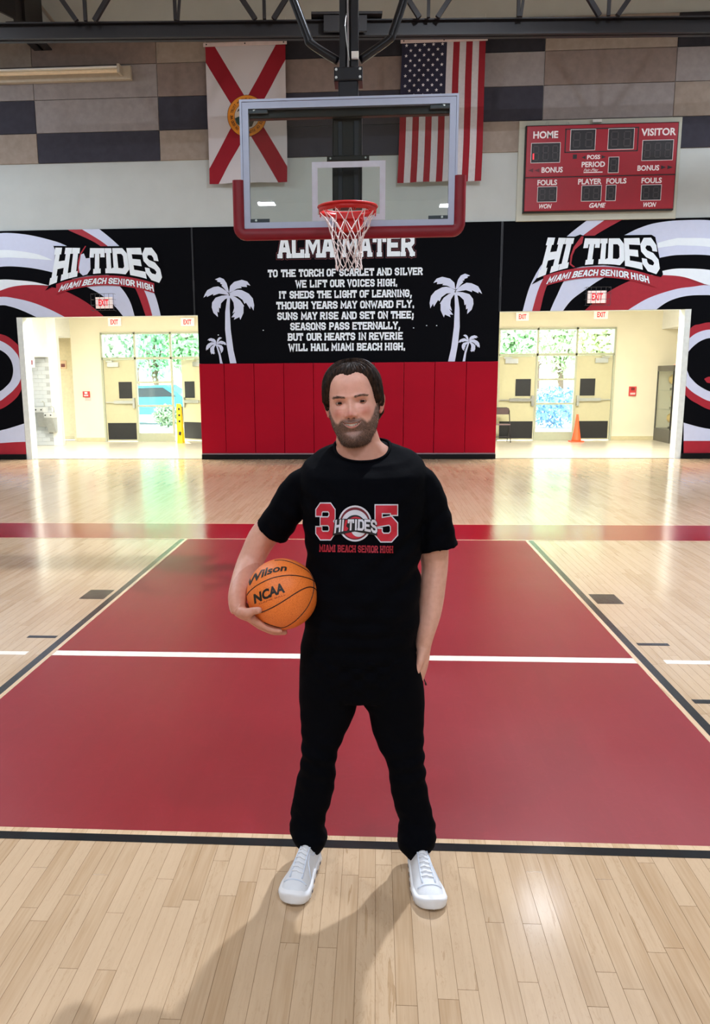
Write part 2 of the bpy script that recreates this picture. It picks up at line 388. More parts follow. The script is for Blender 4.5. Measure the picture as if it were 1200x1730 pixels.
for i, (d, xc, y0, vis) in enumerate(planks[:300]):
    o = bpy.data.objects.new('plank', pme); COL.objects.link(o); o.parent = fl; o.location = (xc, y0, 0)
Pn = np.array(P)
for (d, xc, y0, vis) in planks[300:]: pmb.add(Pn+np.array((xc, y0, 0)), PF)
tag(pmb.obj('floor_boards', WOOD, fl), kind='stuff')
# court paint, half a millimetre proud of the boards
def slab(name, x0, x1, y0, y1, m, z=.0006): return MB().box(x0, x1, y0, y1, z-.0008, z).obj(name, m, fl)
LX, BY = 1.845, .08
LWL = .05; LG = .028
FT0, FT1, FTR = -5.838, -5.788, -5.757       # free throw line near edge, far edge, where the red begins
slab('lane_paint', -LX+LWL+LG, LX-LWL-LG, FTR, BY, REDP)
slab('baseline_band', -13, 13, BY+.03, BY+.95, REDB)
for (a, b) in ((-13, 13),):
    slab('baseline_edge', a, b, BY, BY+.03, NATP); slab('baseline_edge', a, b, BY+.95, BY+.985, NATP)
slab('lane_line', -LX, -LX+LWL, FT0, BY, BLKP, .0010); slab('lane_line', LX-LWL, LX, FT0, BY, BLKP, .0010)
slab('free_throw_line', -LX, LX, FT0, FT1, BLKP, .0014)
slab('bare_line', -LX+LWL, LX-LWL, FT1, FTR, NATP, .0010)
slab('bare_line', -LX+LWL, -LX+LWL+LG, FTR, BY, NATP, .0010); slab('bare_line', LX-LWL-LG, LX-LWL, FTR, BY, NATP, .0010)
FTL = 7*.3048
for s in (-1, 1):
    def mk(y0, y1):
        a, b = sorted((s*(LX+.03), s*(LX+.03+.195))); slab('lane_mark', a, b, y0, y1, BLKP, .0010)
    mk(-2.41, -2.125); mk(-3.41, -3.36); mk(-4.375, -4.32)
    a, b = sorted((s*(LX+.09), s*7.5)); slab('white_line', a, b, -3.755, -3.69, WHTP, .0010)
slab('white_line', -LX+LWL+LG, LX-LWL-LG, -3.755, -3.665, WHTP, .0012)
# ---------------------------------------------------------------- the gym shell
M_BEIGE = mat('gym_wall_paint', (192, 198, 196), .75, var=.03, scale=3, bump=.15, bscale=60)
M_CREAM = mat('lobby_wall_paint', (232, 224, 198), .7, var=.02, scale=2)
M_WHITE = mat('white_paint', (232, 232, 226), .55, var=.02)
WY = 9.10
OL0, OL1, OR0, OR1, OZ = -7.25, -3.44, 2.68, 6.42, 2.945
b = MB().box(-13, OL0, WY, 9.35, 0, 9.3).box(OL0, OL1, WY, 9.35, OZ, 9.3).box(OL1, OR0, WY, 9.35, 0, 9.3).box(OR0, OR1, WY, 9.35, OZ, 9.3).box(OR1, 13, WY, 9.35, 0, 9.3)
WB = b.obj('wall_back', M_BEIGE); tag(WB, kind='structure')
tag(MB().box(-13.3, -13, -33, 9.35, 0, 9.3).obj('wall_left', M_BEIGE), kind='structure')
tag(MB().box(13, 13.3, -33, 9.35, 0, 9.3).obj('wall_right', M_BEIGE), kind='structure')
tag(MB().box(-13.3, 13.3, -33.3, -33, 0, 9.3).obj('wall_front', M_BEIGE), kind='structure')
tag(MB().box(-13.3, 13.3, -33.3, 9.35, 9.3, 9.6).obj('ceiling', mat('ceiling_paint', (190, 188, 184), .8, var=.04)), kind='structure')
# jambs of the two openings
k = 0
for x0, x1 in ((OL0, OL0+.12), (OR1-.12, OR1)):
    k += 1
    tag(MB().box(x0, x1, WY-.03, 9.38, 0, OZ).obj('trim_%d' % k, mat('jamb_white', (225, 232, 228), .5)), kind='structure')
# sound-absorbing panels on the upper wall, four rows
cols = [-13, -11.55, -9.06, -6.56, -4.08, -1.6, .88, 3.37, 5.81, 8.3, 10.8, 13]
rows = [5.92, 6.48, 7.09, 7.69, 8.28]
PC = {'d': (66, 66, 76), 'g': (152, 146, 146), 't': (158, 146, 136), 'b': (138, 124, 118), 'n': (52, 52, 58)}
lay = ['tdtb', 'dgtb', 'tdgt', 'dggb', 'tdbt', 'ddbn', 'tdgn', 'ggbt', 'dtgn', 'dgtb', 'tdgt']
for ci in range(11):
    for ri in range(4):
        kx = lay[ci][ri]; g = .004
        m = mat('acoustic_fabric_'+{'d': 'slate', 'g': 'grey', 't': 'tan', 'b': 'taupe', 'n': 'black'}[kx], PC[kx], .95, var=.09, scale=9, bump=.5, bscale=260, spec=.1)
        MB().bbox(cols[ci]+g, cols[ci+1]-g, WY-.03, WY, rows[ri]+g, rows[ri+1]-g, .008).obj('acoustic_panel', m, WB)
# ---------------------------------------------------------------- entrance lobby behind the openings
LF = MB().box(-11, 9.2, 9.12, 14.6, -.06, -.001).obj('floor_lobby', mat('lobby_vinyl', (216, 206, 184), .16, var=.05, scale=2.5, spec=.6)); tag(LF, kind='structure')
MB().box(OL0, OR1, 9.10, 9.16, -.05, .003).obj('threshold', mat('threshold_metal', (120, 112, 100), .35, .8), LF)
tag(MB().box(-11, 9.2, 9.35, 16, 3.5, 3.7).obj('ceiling_lobby', M_WHITE), kind='structure')
DY = 14.3
SL, SR_ = [-7.17, -6.26, -5.28, -4.35], [3.42, 4.41, 5.41, 6.38]
SH, DH = 2.9, 2.19
XC = at(127, 700, DY)[0]; XP0, XP1 = at(88, 700, 12.92)[0], at(103, 700, 12.92)[0]; XW = at(57, 720, 12.05)[0]; XWf = at(48.5, 765, 9.4)[0]-.05
b = MB().box(XC, SL[0], DY, DY+.25, 0, 3.5).box(SL[0], SL[3], DY, DY+.25, SH, 3.5).box(SL[3], SR_[0], DY, DY+.25, 0, 3.5).box(SR_[0], SR_[3], DY, DY+.25, SH, 3.5).box(SR_[3], 9.2, DY, DY+.25, 0, 3.5)
tag(b.obj('wall_lobby_far', M_CREAM), kind='structure')
tag(MB().box(-11, XC, 15.0, 15.25, 0, 3.5).box(XC-.15, XC, 14.56, 15.0, 0, 3.5).obj('wall_corridor', mat('corridor_shaded_paint', (222, 206, 164), .7)), kind='structure')  # lobby cream made darker: the corridor's shade is put into the wall colour
tag(MB().box(8.15, 8.4, 9.35, 14.3, 0, 3.5).obj('wall_lobby_right', M_CREAM), kind='structure')
zs = at(1108, 556, 14.25)[2]
tag(MB().box(7.55, 8.15, 9.35, 14.3, zs, 3.5).obj('trim_3', M_WHITE), kind='structure')
zn = at(75, 602, 12.1)[2]; zc = at(118, 571, 14.3)[2]
b = MB().box(XW-.6, XW, 9.35, 12.05, 0, 3.5).box(-9.3, XP0, 12.05, 12.92, zn, 3.5).box(XP0, XP1, 12.92, 13.1, 0, 3.5).box(-9.5, -9.3, 12.05, 13.1, 0, 3.5).box(-11, XC, 13.1, 14.3, zc, 3.5)
tag(b.obj('wall_lobby_left', M_WHITE), kind='structure')
# tiled back of the drinking fountain niche: every tile a piece
NW = MB().box(-9.3, XP0, 12.92, 13.05, 0, zn).obj('wall_niche', mat('grout', (170, 172, 172), .8)); tag(NW, kind='structure')
tm = mat('niche_tile', (196, 200, 202), .25, var=.05, scale=1.5)
tb = MB().bbox(-.098, .098, -.008, 0, -.048, .048, .004); tme = bpy.data.meshes.new('tile'); tme.from_pydata(tb.V, [], tb.F); tme.materials.append(tm)
for i in range(int(zn/.1)):
    for j in range(4):
        x = XP0-.1-.2*j-(.1 if i % 2 else 0)
        o = bpy.data.objects.new('tile', tme); COL.objects.link(o); o.parent = NW; o.location = (x, 12.92, .05+.1*i)
for n_, (x0, x1, y) in enumerate(((XC, SL[0]-.03, DY), (SR_[3]+.03, 7.6, DY), (-11, XC-.01, 15.0))):
    tag(MB().box(x0, x1, y-.015, y, 0, .1).obj('baseboard_lobby_%d' % (n_+1), mat('vinyl_base', (206, 192, 150), .5)), kind='structure')
# ---------------------------------------------------------------- glazed entrances
M_FR = mat('entrance_frame', (176, 178, 152), .45, var=.03)
M_DOOR = mat('door_paint', (196, 190, 154), .5, var=.02)
M_BLK = mat('black_plate', (26, 26, 28), .45, var=.1)
M_STEEL = mat('satin_steel', (190, 192, 188), .3, .9, var=.04)
def glass_mat(name, tint=(1, 1, 1), refl=1.):
    m = bpy.data.materials.new(name); m.use_nodes = True; t = m.node_tree; t.nodes.clear(); L = t.links
    tr = t.nodes.new('ShaderNodeBsdfTransparent'); tr.inputs[0].default_value = tint+(1,)
    gl = t.nodes.new('ShaderNodeBsdfGlossy'); gl.inputs['Roughness'].default_value = .01
    fr = t.nodes.new('ShaderNodeFresnel'); fr.inputs[0].default_value = 1.45
    ml = t.nodes.new('ShaderNodeMath'); ml.operation = 'MULTIPLY'; ml.inputs[1].default_value = refl
    mx = t.nodes.new('ShaderNodeMixShader'); o = t.nodes.new('ShaderNodeOutputMaterial')
    L.new(fr.outputs[0], ml.inputs[0]); L.new(ml.outputs[0], mx.inputs[0]); L.new(tr.outputs[0], mx.inputs[1]); L.new(gl.outputs[0], mx.inputs[2]); L.new(mx.outputs[0], o.inputs[0])
    MATS[name] = m; return m
M_GLASS = glass_mat('window_glass', (.93, .98, .96))
def entrance(X, idx, opened=None):
    w = .045; root = None
    b = MB()
    for x in X: b.box(x-w/2, x+w/2, DY-.05, DY+.06, 0, SH)
    b.box(X[0], X[3], DY-.05, DY+.06, SH-.05, SH); b.box(X[0], X[3], DY-.05, DY+.06, DH, DH+.06)
    b.box(X[1], X[2], DY-.04, DY+.05, 0, .22); b.box(X[1], X[2], DY-.04, DY+.05, .93, .98); b.box(X[1], X[2], DY-.04, DY+.05, 1.56, 1.61)
    root = b.obj('window_%d' % idx, M_FR); tag(root, kind='structure')
    ew = .03
    for (x0, x1, z0, z1) in ((X[0], X[1], DH+.06, SH-.05), (X[1], X[2], DH+.06, SH-.05), (X[2], X[3], DH+.06, SH-.05), (X[1], X[2], .22, .93), (X[1], X[2], .98, 1.56), (X[1], X[2], 1.61, DH)):
        MB().box(x0+.02, x1-.02, DY, DY+.008, z0, z1).obj('pane', M_GLASS, root)
    return root
entrance(SL, 1); entrance(SR_, 2)
def lobby_door(x0, x1, idx, hinge_right, ang=0.):
    """flush door with black lite, push bar, kick plate and closer"""
    H = np.array([x1 if hinge_right else x0, DY-.01, 0]); s = -1 if hinge_right else 1; wd = x1-x0
    ca, sa = math.cos(ang), math.sin(ang)
    def T(V):
        out = []
        for (u, v, z) in V:   # u: from hinge along the leaf, v: towards the gym
            out.append((H[0]+s*(u*ca-v*0*sa)+s*(-0)*sa*v, H[1]-u*sa-v*ca, z))
        return out
    def put(name, mb, m, par=None):
        return mesh_obj(name, T(mb.V), mb.F, m, par)
    d = put('door_%d' % idx, MB().box(.005, wd-.005, -.045, 0, .01, DH-.005), M_DOOR); tag(d, kind='structure')
    put('door_window', MB().box(wd*.46, wd*.88, 0, .012, 1.16, 1.6), M_BLK, d)
    put('kick_plate', MB().box(.04, wd-.03, 0, .006, .05, .50), M_BLK, d)
    put('push_bar', MB().box(wd*.30, wd*.95, .03, .08, 1.02, 1.10).box(.03, wd*.30, .04, .06, 1.045, 1.07), M_STEEL, d)
    put('latch_box', MB().box(wd*.90, wd*.97, 0, .085, .90, 1.17), M_STEEL, d)
    put('door_closer', MB().box(wd*.15, wd*.50, 0, .07, DH-.19, DH-.07).box(.10, wd*.32, .05, .09, DH-.06, DH-.03), M_STEEL, d)
    return d
lobby_door(SL[0]+.025, SL[1]-.025, 1, False)
lobby_door(SL[2]+.025, SL[3]-.025, 2, True, math.radians(-32))
lobby_door(SR_[0]+.025, SR_[1]-.025, 3, False)
lobby_door(SR_[2]+.025, SR_[3]-.025, 4, True)
# ---------------------------------------------------------------- outdoors
og = MB().box(-60, 60, 14.6, 90, -.2, -.03).obj('ground', mat('concrete_path', (214, 208, 196), .85, var=.08, scale=1.5)); tag(og, kind='structure')
def leafy(name, loc, r, h, trunk_h, label, group, col, n=900, seed=0, ls=.28, kind='tree'):
    rg = np.random.default_rng(seed)
    t = thing(name, loc, label, kind, group)
    if trunk_h > 0:
        b = MB(); b.tube([(loc[0], loc[1], 0), (loc[0]+.1, loc[1], trunk_h*.6), (loc[0]-.05, loc[1], trunk_h+h*.5)], [.16, .12, .05], 8)
        for k in range(5):
            a = k*1.26; b.tube([(loc[0], loc[1], trunk_h*.9), (loc[0]+math.cos(a)*r*.6, loc[1]+math.sin(a)*r*.6, trunk_h+h*.6)], [.06, .02], 6)
        b.obj('trunk', mat('bark', (120, 100, 82), .9), t)
    b = MB()
    for k in range(n):
        d = rg.normal(size=3); d /= np.linalg.norm(d); q = rg.random()**.35
        p = np.array([loc[0], loc[1], trunk_h+h/2])+d*q*np.array([r, r, h/2])
        a = rg.normal(size=3); a /= np.linalg.norm(a); c = np.cross(a, d); c /= np.linalg.norm(c)+1e-9
        s = ls*(.6+.8*rg.random())
        b.add([p-a*s, p-a*s*.3+c*s*.45, p+a*s*.4+c*s*.4, p+a*s, p+a*s*.4-c*s*.4, p-a*s*.3-c*s*.45], [(0, 1, 2, 3, 4, 5)])
    b.obj('foliage', mat('leaves_'+str(col), col, .6, var=.35, scale=3), t)
    return t
def behind(px, D, z=None):            # ground spot seen through the glass at distance y = D
    return at(px, 650, D)[0]
for (px_, D_, r_, h_, th_, lb_, col_, sd_) in (
    (200, 27, .95, 3.4, 1.9, 'pale green tree outside above the left entrance door', (196, 226, 185), 1), (262, 31, 1.4, 6.0, 1.6, 'blue-green tree outside behind the left glazed panel', (140, 205, 150), 2),
    (318, 27.5, .95, 3.6, 1.8, 'dark green tree outside above the half-open door', (150, 205, 140), 3), (868, 27, 1.0, 3.6, 1.8, 'light green tree outside above the door beside the folding chair', (182, 222, 165), 4),
    (945, 31.5, 1.4, 5.6, 1.5, 'yellow-green tree outside behind the right glazed panel', (196, 228, 170), 5), (1012, 27.5, 1.0, 3.8, 1.7, 'yellow-leaved tree outside above the door beside the traffic cone', (212, 228, 165), 6),
    (230, 40, 3.6, 9.0, 2.0, 'broad grey-green tree far behind the parked car', (150, 210, 170), 11), (905, 40, 4.2, 9.0, 2.0, 'broad pale tree far behind the right glazed panel', (172, 214, 200), 12)):
    leafy('tree', (behind(px_, D_), D_, 0), r_, h_, th_, lb_, 'trees outside', col_, 3200, sd_, .13)
leafy('bush', (behind(280, 21.5), 21.5, 0), .5, .8, 0, 'round grey-green bush outside the left glazed panel', 'bushes outside', (140, 170, 130), 1200, 7, .06, 'bush')
leafy('hedge', (behind(935, 20.5), 20.5, 0), 1.3, 1.35, 0, 'low blue-green hedge outside the right glazed panel', 'bushes outside', (128, 172, 205), 2200, 8, .07, 'hedge')
t = thing('parked_car', (behind(258, 24), 24, 0), 'turquoise car parked outside beyond the left glazed panel', 'car')
cx_ = behind(258, 24)
body = [(-2.1, .35), (-2.15, .75), (-1.9, .9), (-1.2, .98), (-.7, 1.42), (.7, 1.45), (1.35, 1.0), (2.05, .9), (2.15, .6), (2.1, .35)]
MB().prism([(cx_+a, 23.2, z) for a, z in body], (0, 1.7, 0)).obj('car_body', mat('car_paint', (40, 170, 190), .25, coat=.5), t)
MB().prism([(cx_+a, 23.19, z) for a, z in [(-1.05, 1.0), (-.62, 1.34), (.6, 1.36), (1.1, 1.02)]], (0, -.01, 0)).obj('car_window', mat('car_glass', (30, 50, 60), .1), t)
for a in (-1.35, 1.35):
    for yy in (23.15, 24.75): MB().tube([(cx_+a, yy, .33), (cx_+a, yy+.2, .33)], .33, 20).obj('wheel', mat('rubber', (25, 25, 25), .8), t)
# ================================================================ wall graphics
V_BLK = mat('vinyl_black', (7, 8, 13), .8, var=.1, spec=.07)
V_LAV = mat('vinyl_silver', (208, 216, 240), .5, var=.02)
V_WHT = mat('vinyl_white', (236, 246, 255), .5, var=.02)
V_RED = mat('vinyl_red', (166, 22, 44), .5, var=.05)
V_DRD = mat('vinyl_maroon', (92, 16, 30), .5, var=.04)
MY = 9.075
def P2(x, y, Y=MY): p = at(x, y, Y); return (p[0], p[2])
def ribbon(mb, poly, regions, Y):
    """poly of (x, z) cut to the regions left between the openings"""
    for (x0, x1, z0, z1) in regions:
        q = clip(poly, x0, x1, z0, z1)
        if q: mb.poly([(a, Y, c) for a, c in q][::-1])
ZT = 4.655
MURLAB = ['black mural with red and silver swirls left of the palms, over the left opening',
          'black mural with the white song words between two pairs of palm silhouettes',
          'black mural with red and silver swirls under the scoreboard']
SEAM_L, SEAM_R = at(326, 450, MY)[0], at(847, 450, MY)[0]
regL = [(-13, SEAM_L-.02, OZ, ZT), (-13, OL0, .02, OZ)]
regR = [(SEAM_R+.02, 13, OZ, ZT), (OR1, 13, .02, OZ)]
def mural_base(loc, label, regs):
    t = thing('wall_mural', loc, label, 'mural')
    b = MB()
    for (x0, x1, z0, z1) in regs: b.box(x0, x1, MY, WY, z0, z1)
    b.obj('backing', V_BLK, t); return t
mL = mural_base((-7.5, MY, 0), MURLAB[0], regL)
mR = mural_base((7, MY, 0), MURLAB[2], regR)
mC = mural_base((-.4, MY, 1.97), MURLAB[1], [(SEAM_L+.02, SEAM_R-.02, OZ, ZT), (OL1, OR0, 1.97, OZ)])
for x, lo in ((SEAM_L, mL), (SEAM_R, mR)):
    b = MB(); b.box(x-.02, x+.02, MY+.008, WY, OZ, ZT); b.tube([(x+.01, MY-.012, 3.62), (x+.01, MY-.012, ZT-.02)], .012, 6); b.tube([(x+.01, MY-.012, OZ), (x+.01, MY-.012, 3.42)], .012, 6)
    b.obj('joint_strip', mat('joint_black', (38, 39, 44), .4), lo)
def PX(pts, s, ox, oy, n=8): return [P2(ox+q[0]/s, oy+q[1]/s) for q in crom(pts, n)]
def band(a, b): return list(a)+list(b)[::-1]
def add_bands(t, items, regs):
    for k, (nm, m, poly) in enumerate(items):
        b = MB(); ribbon(b, poly, regs, MY-.0012*(k+1))
        if b.V: b.obj(nm, m, t)
# left mural, traced bands (pixel curves turned into places on the wall)
S, OX, OYp = 3.53, 0, 370
o1 = PX([(-900,700),(-500,300),(-150,120),(0,85),(150,92),(300,125),(400,162),(560,255),(700,385),(770,480),(805,585)], S, OX, OYp)
i1 = PX([(-900,900),(-500,520),(-150,320),(0,285),(150,288),(300,315),(430,358),(515,403),(600,450),(680,515),(738,585)], S, OX, OYp)
w0 = PX([(-500,330),(-150,205),(0,185),(120,192),(230,212),(312,245)], S, OX, OYp); w1 = PX([(-500,420),(-150,260),(0,232),(120,232),(230,240),(312,246)], S, OX, OYp)
c0 = PX([(-500,560),(-150,385),(0,362),(100,365),(200,375),(290,396)], S, OX, OYp); c1 = PX([(-500,640),(-150,490),(0,430),(80,405),(180,393),(290,397)], S, OX, OYp)
r0 = PX([(-500,640),(-150,490),(0,428),(80,403),(170,394),(280,400),(400,435),(520,500),(625,585)], S, OX, OYp)
r1 = PX([(-500,760),(-150,500),(0,465),(100,475),(200,500),(300,540),(388,585)], S, OX, OYp)
l1 = PX([(-500,800),(-150,540),(0,515),(60,522),(130,545),(218,585)], S, OX, OYp)
s0 = PX([(400,40),(400,62),(590,155),(720,290),(808,415),(872,585)], S, OX, OYp); s1 = PX([(460,40),(490,62),(635,155),(760,280),(862,430),(912,585)], S, OX, OYp)
s2 = PX([(560,40),(595,62),(705,155),(830,290),(920,440),(962,585)], S, OX, OYp)
S, OX, OYp = 6.41, 0, 520
a0 = PX([(-250,300),(-100,265),(0,283),(80,310),(150,360),(205,420),(262,560),(272,700),(250,830),(200,950),(100,1045),(0,1100),(-100,1120),(-250,1080)], S, OX, OYp)
a1 = PX([(-250,380),(-100,335),(0,355),(100,410),(170,480),(205,540),(235,690),(215,800),(150,890),(70,960),(0,1010),(-100,1040),(-250,1000)], S, OX, OYp)
a2 = PX([(-250,480),(-100,425),(0,455),(80,510),(130,590),(145,690),(120,790),(60,860),(0,905),(-100,940),(-250,900)], S, OX, OYp)
f0 = PX([(-600,1480),(-200,1390),(0,1330),(100,1305),(290,1245)], S, OX, OYp); f1 = PX([(-600,1480),(-200,1470),(0,1465),(150,1455),(290,1450)], S, OX, OYp); f2 = PX([(-600,1597),(290,1594)], S, OX, OYp)
add_bands(mL, [('silver_ring', V_LAV, band(o1, i1)), ('white_crescent', V_WHT, band(w0, w1)), ('white_crescent', V_WHT, band(c0, c1)), ('red_crescent', V_RED, band(r0, r1)),
               ('silver_crescent', V_LAV, band(r1, l1)), ('red_stripe', V_RED, band(s0, s1)), ('silver_stripe', V_LAV, band(s1, s2)),
               ('red_ring', V_RED, a0), ('silver_ring', V_LAV, a1), ('ring_core', V_BLK, a2), ('white_band', V_LAV, band(f0, f1)), ('red_band', V_RED, band(f1, f2))], regL)
S, OX, OYp = 3.333, 840, 360
o1 = PX([(295,560),(335,470),(400,350),(550,205),(722,122),(800,85),(900,55),(1050,40),(1250,48),(1500,130),(1800,330)], S, OX, OYp)
i1 = PX([(365,560),(420,490),(500,430),(600,365),(760,295),(925,250),(1050,235),(1250,246),(1500,330),(1800,560)], S, OX, OYp)
w0 = PX([(905,168),(980,148),(1050,140),(1250,152),(1500,240)], S, OX, OYp); w1 = PX([(905,196),(980,186),(1050,182),(1250,200),(1500,290)], S, OX, OYp)
c0 = PX([(850,354),(935,325),(1050,312),(1250,330),(1500,420)], S, OX, OYp); c1 = PX([(850,355),(950,350),(1060,362),(1190,408),(1300,440),(1500,560)], S, OX, OYp)
r0 = PX([(480,560),(600,460),(740,385),(850,354),(950,350),(1060,362),(1190,408),(1200,412)], S, OX, OYp); r1 = PX([(715,560),(850,480),(1000,430),(1100,415),(1190,407),(1200,412)], S, OX, OYp)
l0 = PX([(715,560),(850,480),(1000,430),(1100,415),(1190,407),(1300,440),(1500,560)], S, OX, OYp); l1 = PX([(875,560),(960,500),(1050,470),(1150,462),(1250,472),(1400,540)], S, OX, OYp)
s2 = PX([(142,560),(190,400),(280,250),(395,130),(510,38),(530,20)], S, OX, OYp); s1 = PX([(195,560),(245,400),(340,250),(480,130),(608,38),(640,20)], S, OX, OYp)
s0 = PX([(240,560),(285,400),(390,250),(545,130),(705,38),(740,20)], S, OX, OYp)
S, OX, OYp = 6.65, 1140, 520
a0 = PX([(-20,700),(60,400),(190,220),(280,185),(399,165),(550,200),(700,300),(800,500),(800,800),(700,1000),(560,1130),(399,1145),(250,1075),(150,1010),(40,880)], S, OX, OYp)
a1 = PX([(40,700),(110,420),(187,325),(280,270),(399,245),(520,270),(640,360),(720,520),(720,760),(640,930),(540,1030),(399,1050),(250,980),(157,910),(90,830)], S, OX, OYp)
a2 = PX([(130,680),(140,530),(178,465),(250,400),(320,360),(399,340),(480,360),(560,430),(600,560),(600,740),(540,860),(470,935),(399,940),(320,905),(240,850),(165,770)], S, OX, OYp)
f0 = PX([(100,1290),(260,1335),(399,1362),(700,1400),(1500,1480)], S, OX, OYp); f1 = PX([(100,1495),(1500,1494)], S, OX, OYp); f2 = PX([(100,1632),(1500,1620)], S, OX, OYp)
eye = PX([(330,800),(365,780),(399,775),(470,800),(500,860),(420,850),(360,840)], S, OX, OYp)
add_bands(mR, [('silver_ring', V_LAV, band(o1, i1)), ('white_crescent', V_WHT, band(w0, w1)), ('white_crescent', V_WHT, band(c0, c1)), ('red_crescent', V_RED, band(r0, r1)),
               ('silver_crescent', V_LAV, band(l0, l1)), ('red_stripe', V_RED, band(s0, s1)), ('silver_stripe', V_LAV, band(s1, s2)),
               ('red_ring', V_RED, a0), ('silver_ring', V_LAV, a1), ('ring_core', V_BLK, a2), ('white_band', V_LAV, band(f0, f1)), ('red_band', V_RED, band(f1, f2)), ('red_patch', V_RED, eye)], regR)
# arched crest HI TIDES / MIAMI BEACH SENIOR HIGH; (u 0..1, v 0..1) -> photo-traced quadrilateral on the wall
def crest(t, S, OX, OYp, plate, top, basef, ban_base, xr, ban, k0, wave_fill):
    """top/basef: y of letter tops / feet as a function of x; xr: (x left top, x right top, x left foot, x right foot)"""
    Y0 = MY-.0012*k0
    def w3(x, y, Y): p = at(OX+x/S, OYp+y/S, Y); return (p[0], Y, p[2])
    MB().poly([w3(x, y, Y0) for x, y in plate]).obj('crest_plate', V_BLK, t)
    rb = MB(); n = 24
    for i in range(n):
        a, c = i/n, (i+1)/n; X = lambda q: ban[0]+(ban[1]-ban[0])*q
        q = []
        for z in (a, c): q.append((X(z), ban_base(X(z))-50))
        for z in (c, a): q.append((X(z), ban_base(X(z))+10))
        rb.poly([w3(x, y, Y0-.001) for x, y in q])
    rb.obj('crest_banner', V_RED, t)
    def letters(Yk, grow, m, nm):
        for ch, (u0, u1) in {'H': (0, .135), 'I': (.155, .235), 'T': (.345, .475), 'I2': (.485, .555), 'D': (.57, .70), 'E': (.715, .85), 'S': (.865, 1.)}.items():
            pol, wd = block_text(ch[0], w=.86, grow=grow, gap=0, serif=ch[0] in 'HIT', sw=1.35)
            sub_len[0] = 1.6
            def fn(a, c, u0=u0, u1=u1, wd=wd):
                u = u0+(u1-u0)*(a/wd); v = (c+.6)/7.2
                x = (xr[0]+(xr[1]-xr[0])*u)*v+(xr[2]+(xr[3]-xr[2])*u)*(1-v)
                xx = xr[2]+(xr[3]-xr[2])*u
                return w3(x, top(x)*v+basef(xx)*(1-v), Yk)
            b = MB(); put_polys(b, pol, fn, sub=2); b.obj(nm, m, t)
    letters(Y0-.002, .0, V_WHT, 'crest_letter')
    # wave shape between the words
    b = MB(); b.poly([w3(x, y, Y0-.002) for x, y in wave_fill[1]]).obj('crest_wave', V_RED, t)
    if wave_fill[0]: MB().poly([w3(x, y, Y0-.003) for x, y in wave_fill[0]]).obj('crest_wave', V_LAV, t)
    for grow, m, nm, dy in ((.42, V_RED, 'banner_outline', 0), (.2, V_BLK, 'banner_shadow', 0), (0, V_WHT, 'banner_letters', 0)):
        b = MB(); pol, wd = block_text('MIAMI BEACH SENIOR HIGH', w=.85, grow=grow, serif=False, space=2.2)
        L0, L1 = ban[2], ban[3]
        def fn(a, c):
            x = L0+(L1-L0)*a/wd; v = (c+.6)/7.2; x += (x-(L0+L1)/2)*.05*(1-v)
            return w3(x+6*v, ban_base(x)-34*v, Y0-.003-.0008*(1+[.42, .2, 0].index(grow)))
        put_polys(b, pol, fn); b.obj(nm, m, t)
plL = [(318,160),(480,163),(505,150),(520,163),(925,160),(940,175),(985,385),(975,402),(940,392),(800,352),(640,332),(520,338),(400,362),(330,395),(268,428),(312,375),(330,190)]
crest(mL, 3.53, 0, 370, plL, lambda x: 179-abs(x-630)*.004, lambda x: 318+66*((x-640)/335.)**2, lambda x: 386+44*((x-635)/275.)**2, (340, 925, 306, 970), (335, 920, 362, 905), 16,
      ([(482,212),(500,205),(512,235),(538,232),(540,300),(520,330),(495,338),(475,320),(470,290)], [(508,160),(514,162),(486,208),(474,290),(470,322),(462,322),(466,250),(478,205)]))
plR = [(292,132),(440,132),(470,120),(490,128),(870,122),(892,135),(935,345),(925,360),(890,352),(740,310),(600,292),(480,300),(350,330),(270,365),(195,402),(245,340),(270,190)]
crest(mR, 3.333, 840, 360, plR, lambda x: 148-abs(x-590)*.01, lambda x: 282+66*((x-590)/335.)**2, lambda x: 352+42*((x-575)/280.)**2, (296, 888, 242, 918), (262, 900, 292, 845), 16,
      ([], [(476,130),(488,132),(480,170),(440,205),(425,240),(418,285),(440,303),(430,305),(410,290),(414,240),(432,190)]))
# ---- song words
def line3(txt, x0, x1, yb, m, Y, grow=0, cap=38., S=3.158, OX=400, OYp=380, w=.86, sl=-.0135, serif=True, zfix=None):
    pol, wd = block_text(txt, w=w, grow=grow, serif=serif, space=3.0)
    b = MB()
    A = at(OX+x0/S, OYp+(yb)/S, Y); B_ = at(OX+x1/S, OYp+(yb)/S, Y); h = (at(OX+x0/S, OYp+(yb-cap)/S, Y)-A)[2]
    z = at(OX+((x0+x1)/2 if zfix is None else sum(zfix)/2)/S, OYp+yb/S, Y)[2]
    put_polys(b, pol, lambda a, c: (A[0]+(B_[0]-A[0])*a/wd, Y, z+h*(c+.6)/7.2))
    return b
SONG = [("TO THE TORCH OF SCARLET AND SILVER", 168, 988, 272), ("WE LIFT OUR VOICES HIGH.", 315, 855, 330), ("IT SHEDS THE LIGHT OF LEARNING,", 225, 932, 388),
        ("THOUGH YEARS MAY ONWARD FLY.", 213, 945, 445), ("SUNS MAY RISE AND SET ON THEE;", 218, 942, 502), ("SEASONS PASS ETERNALLY,", 287, 870, 558),
        ("BUT OUR HEARTS IN REVERIE", 275, 883, 614), ("WILL HAIL MIAMI BEACH HIGH.", 278, 897, 670)]
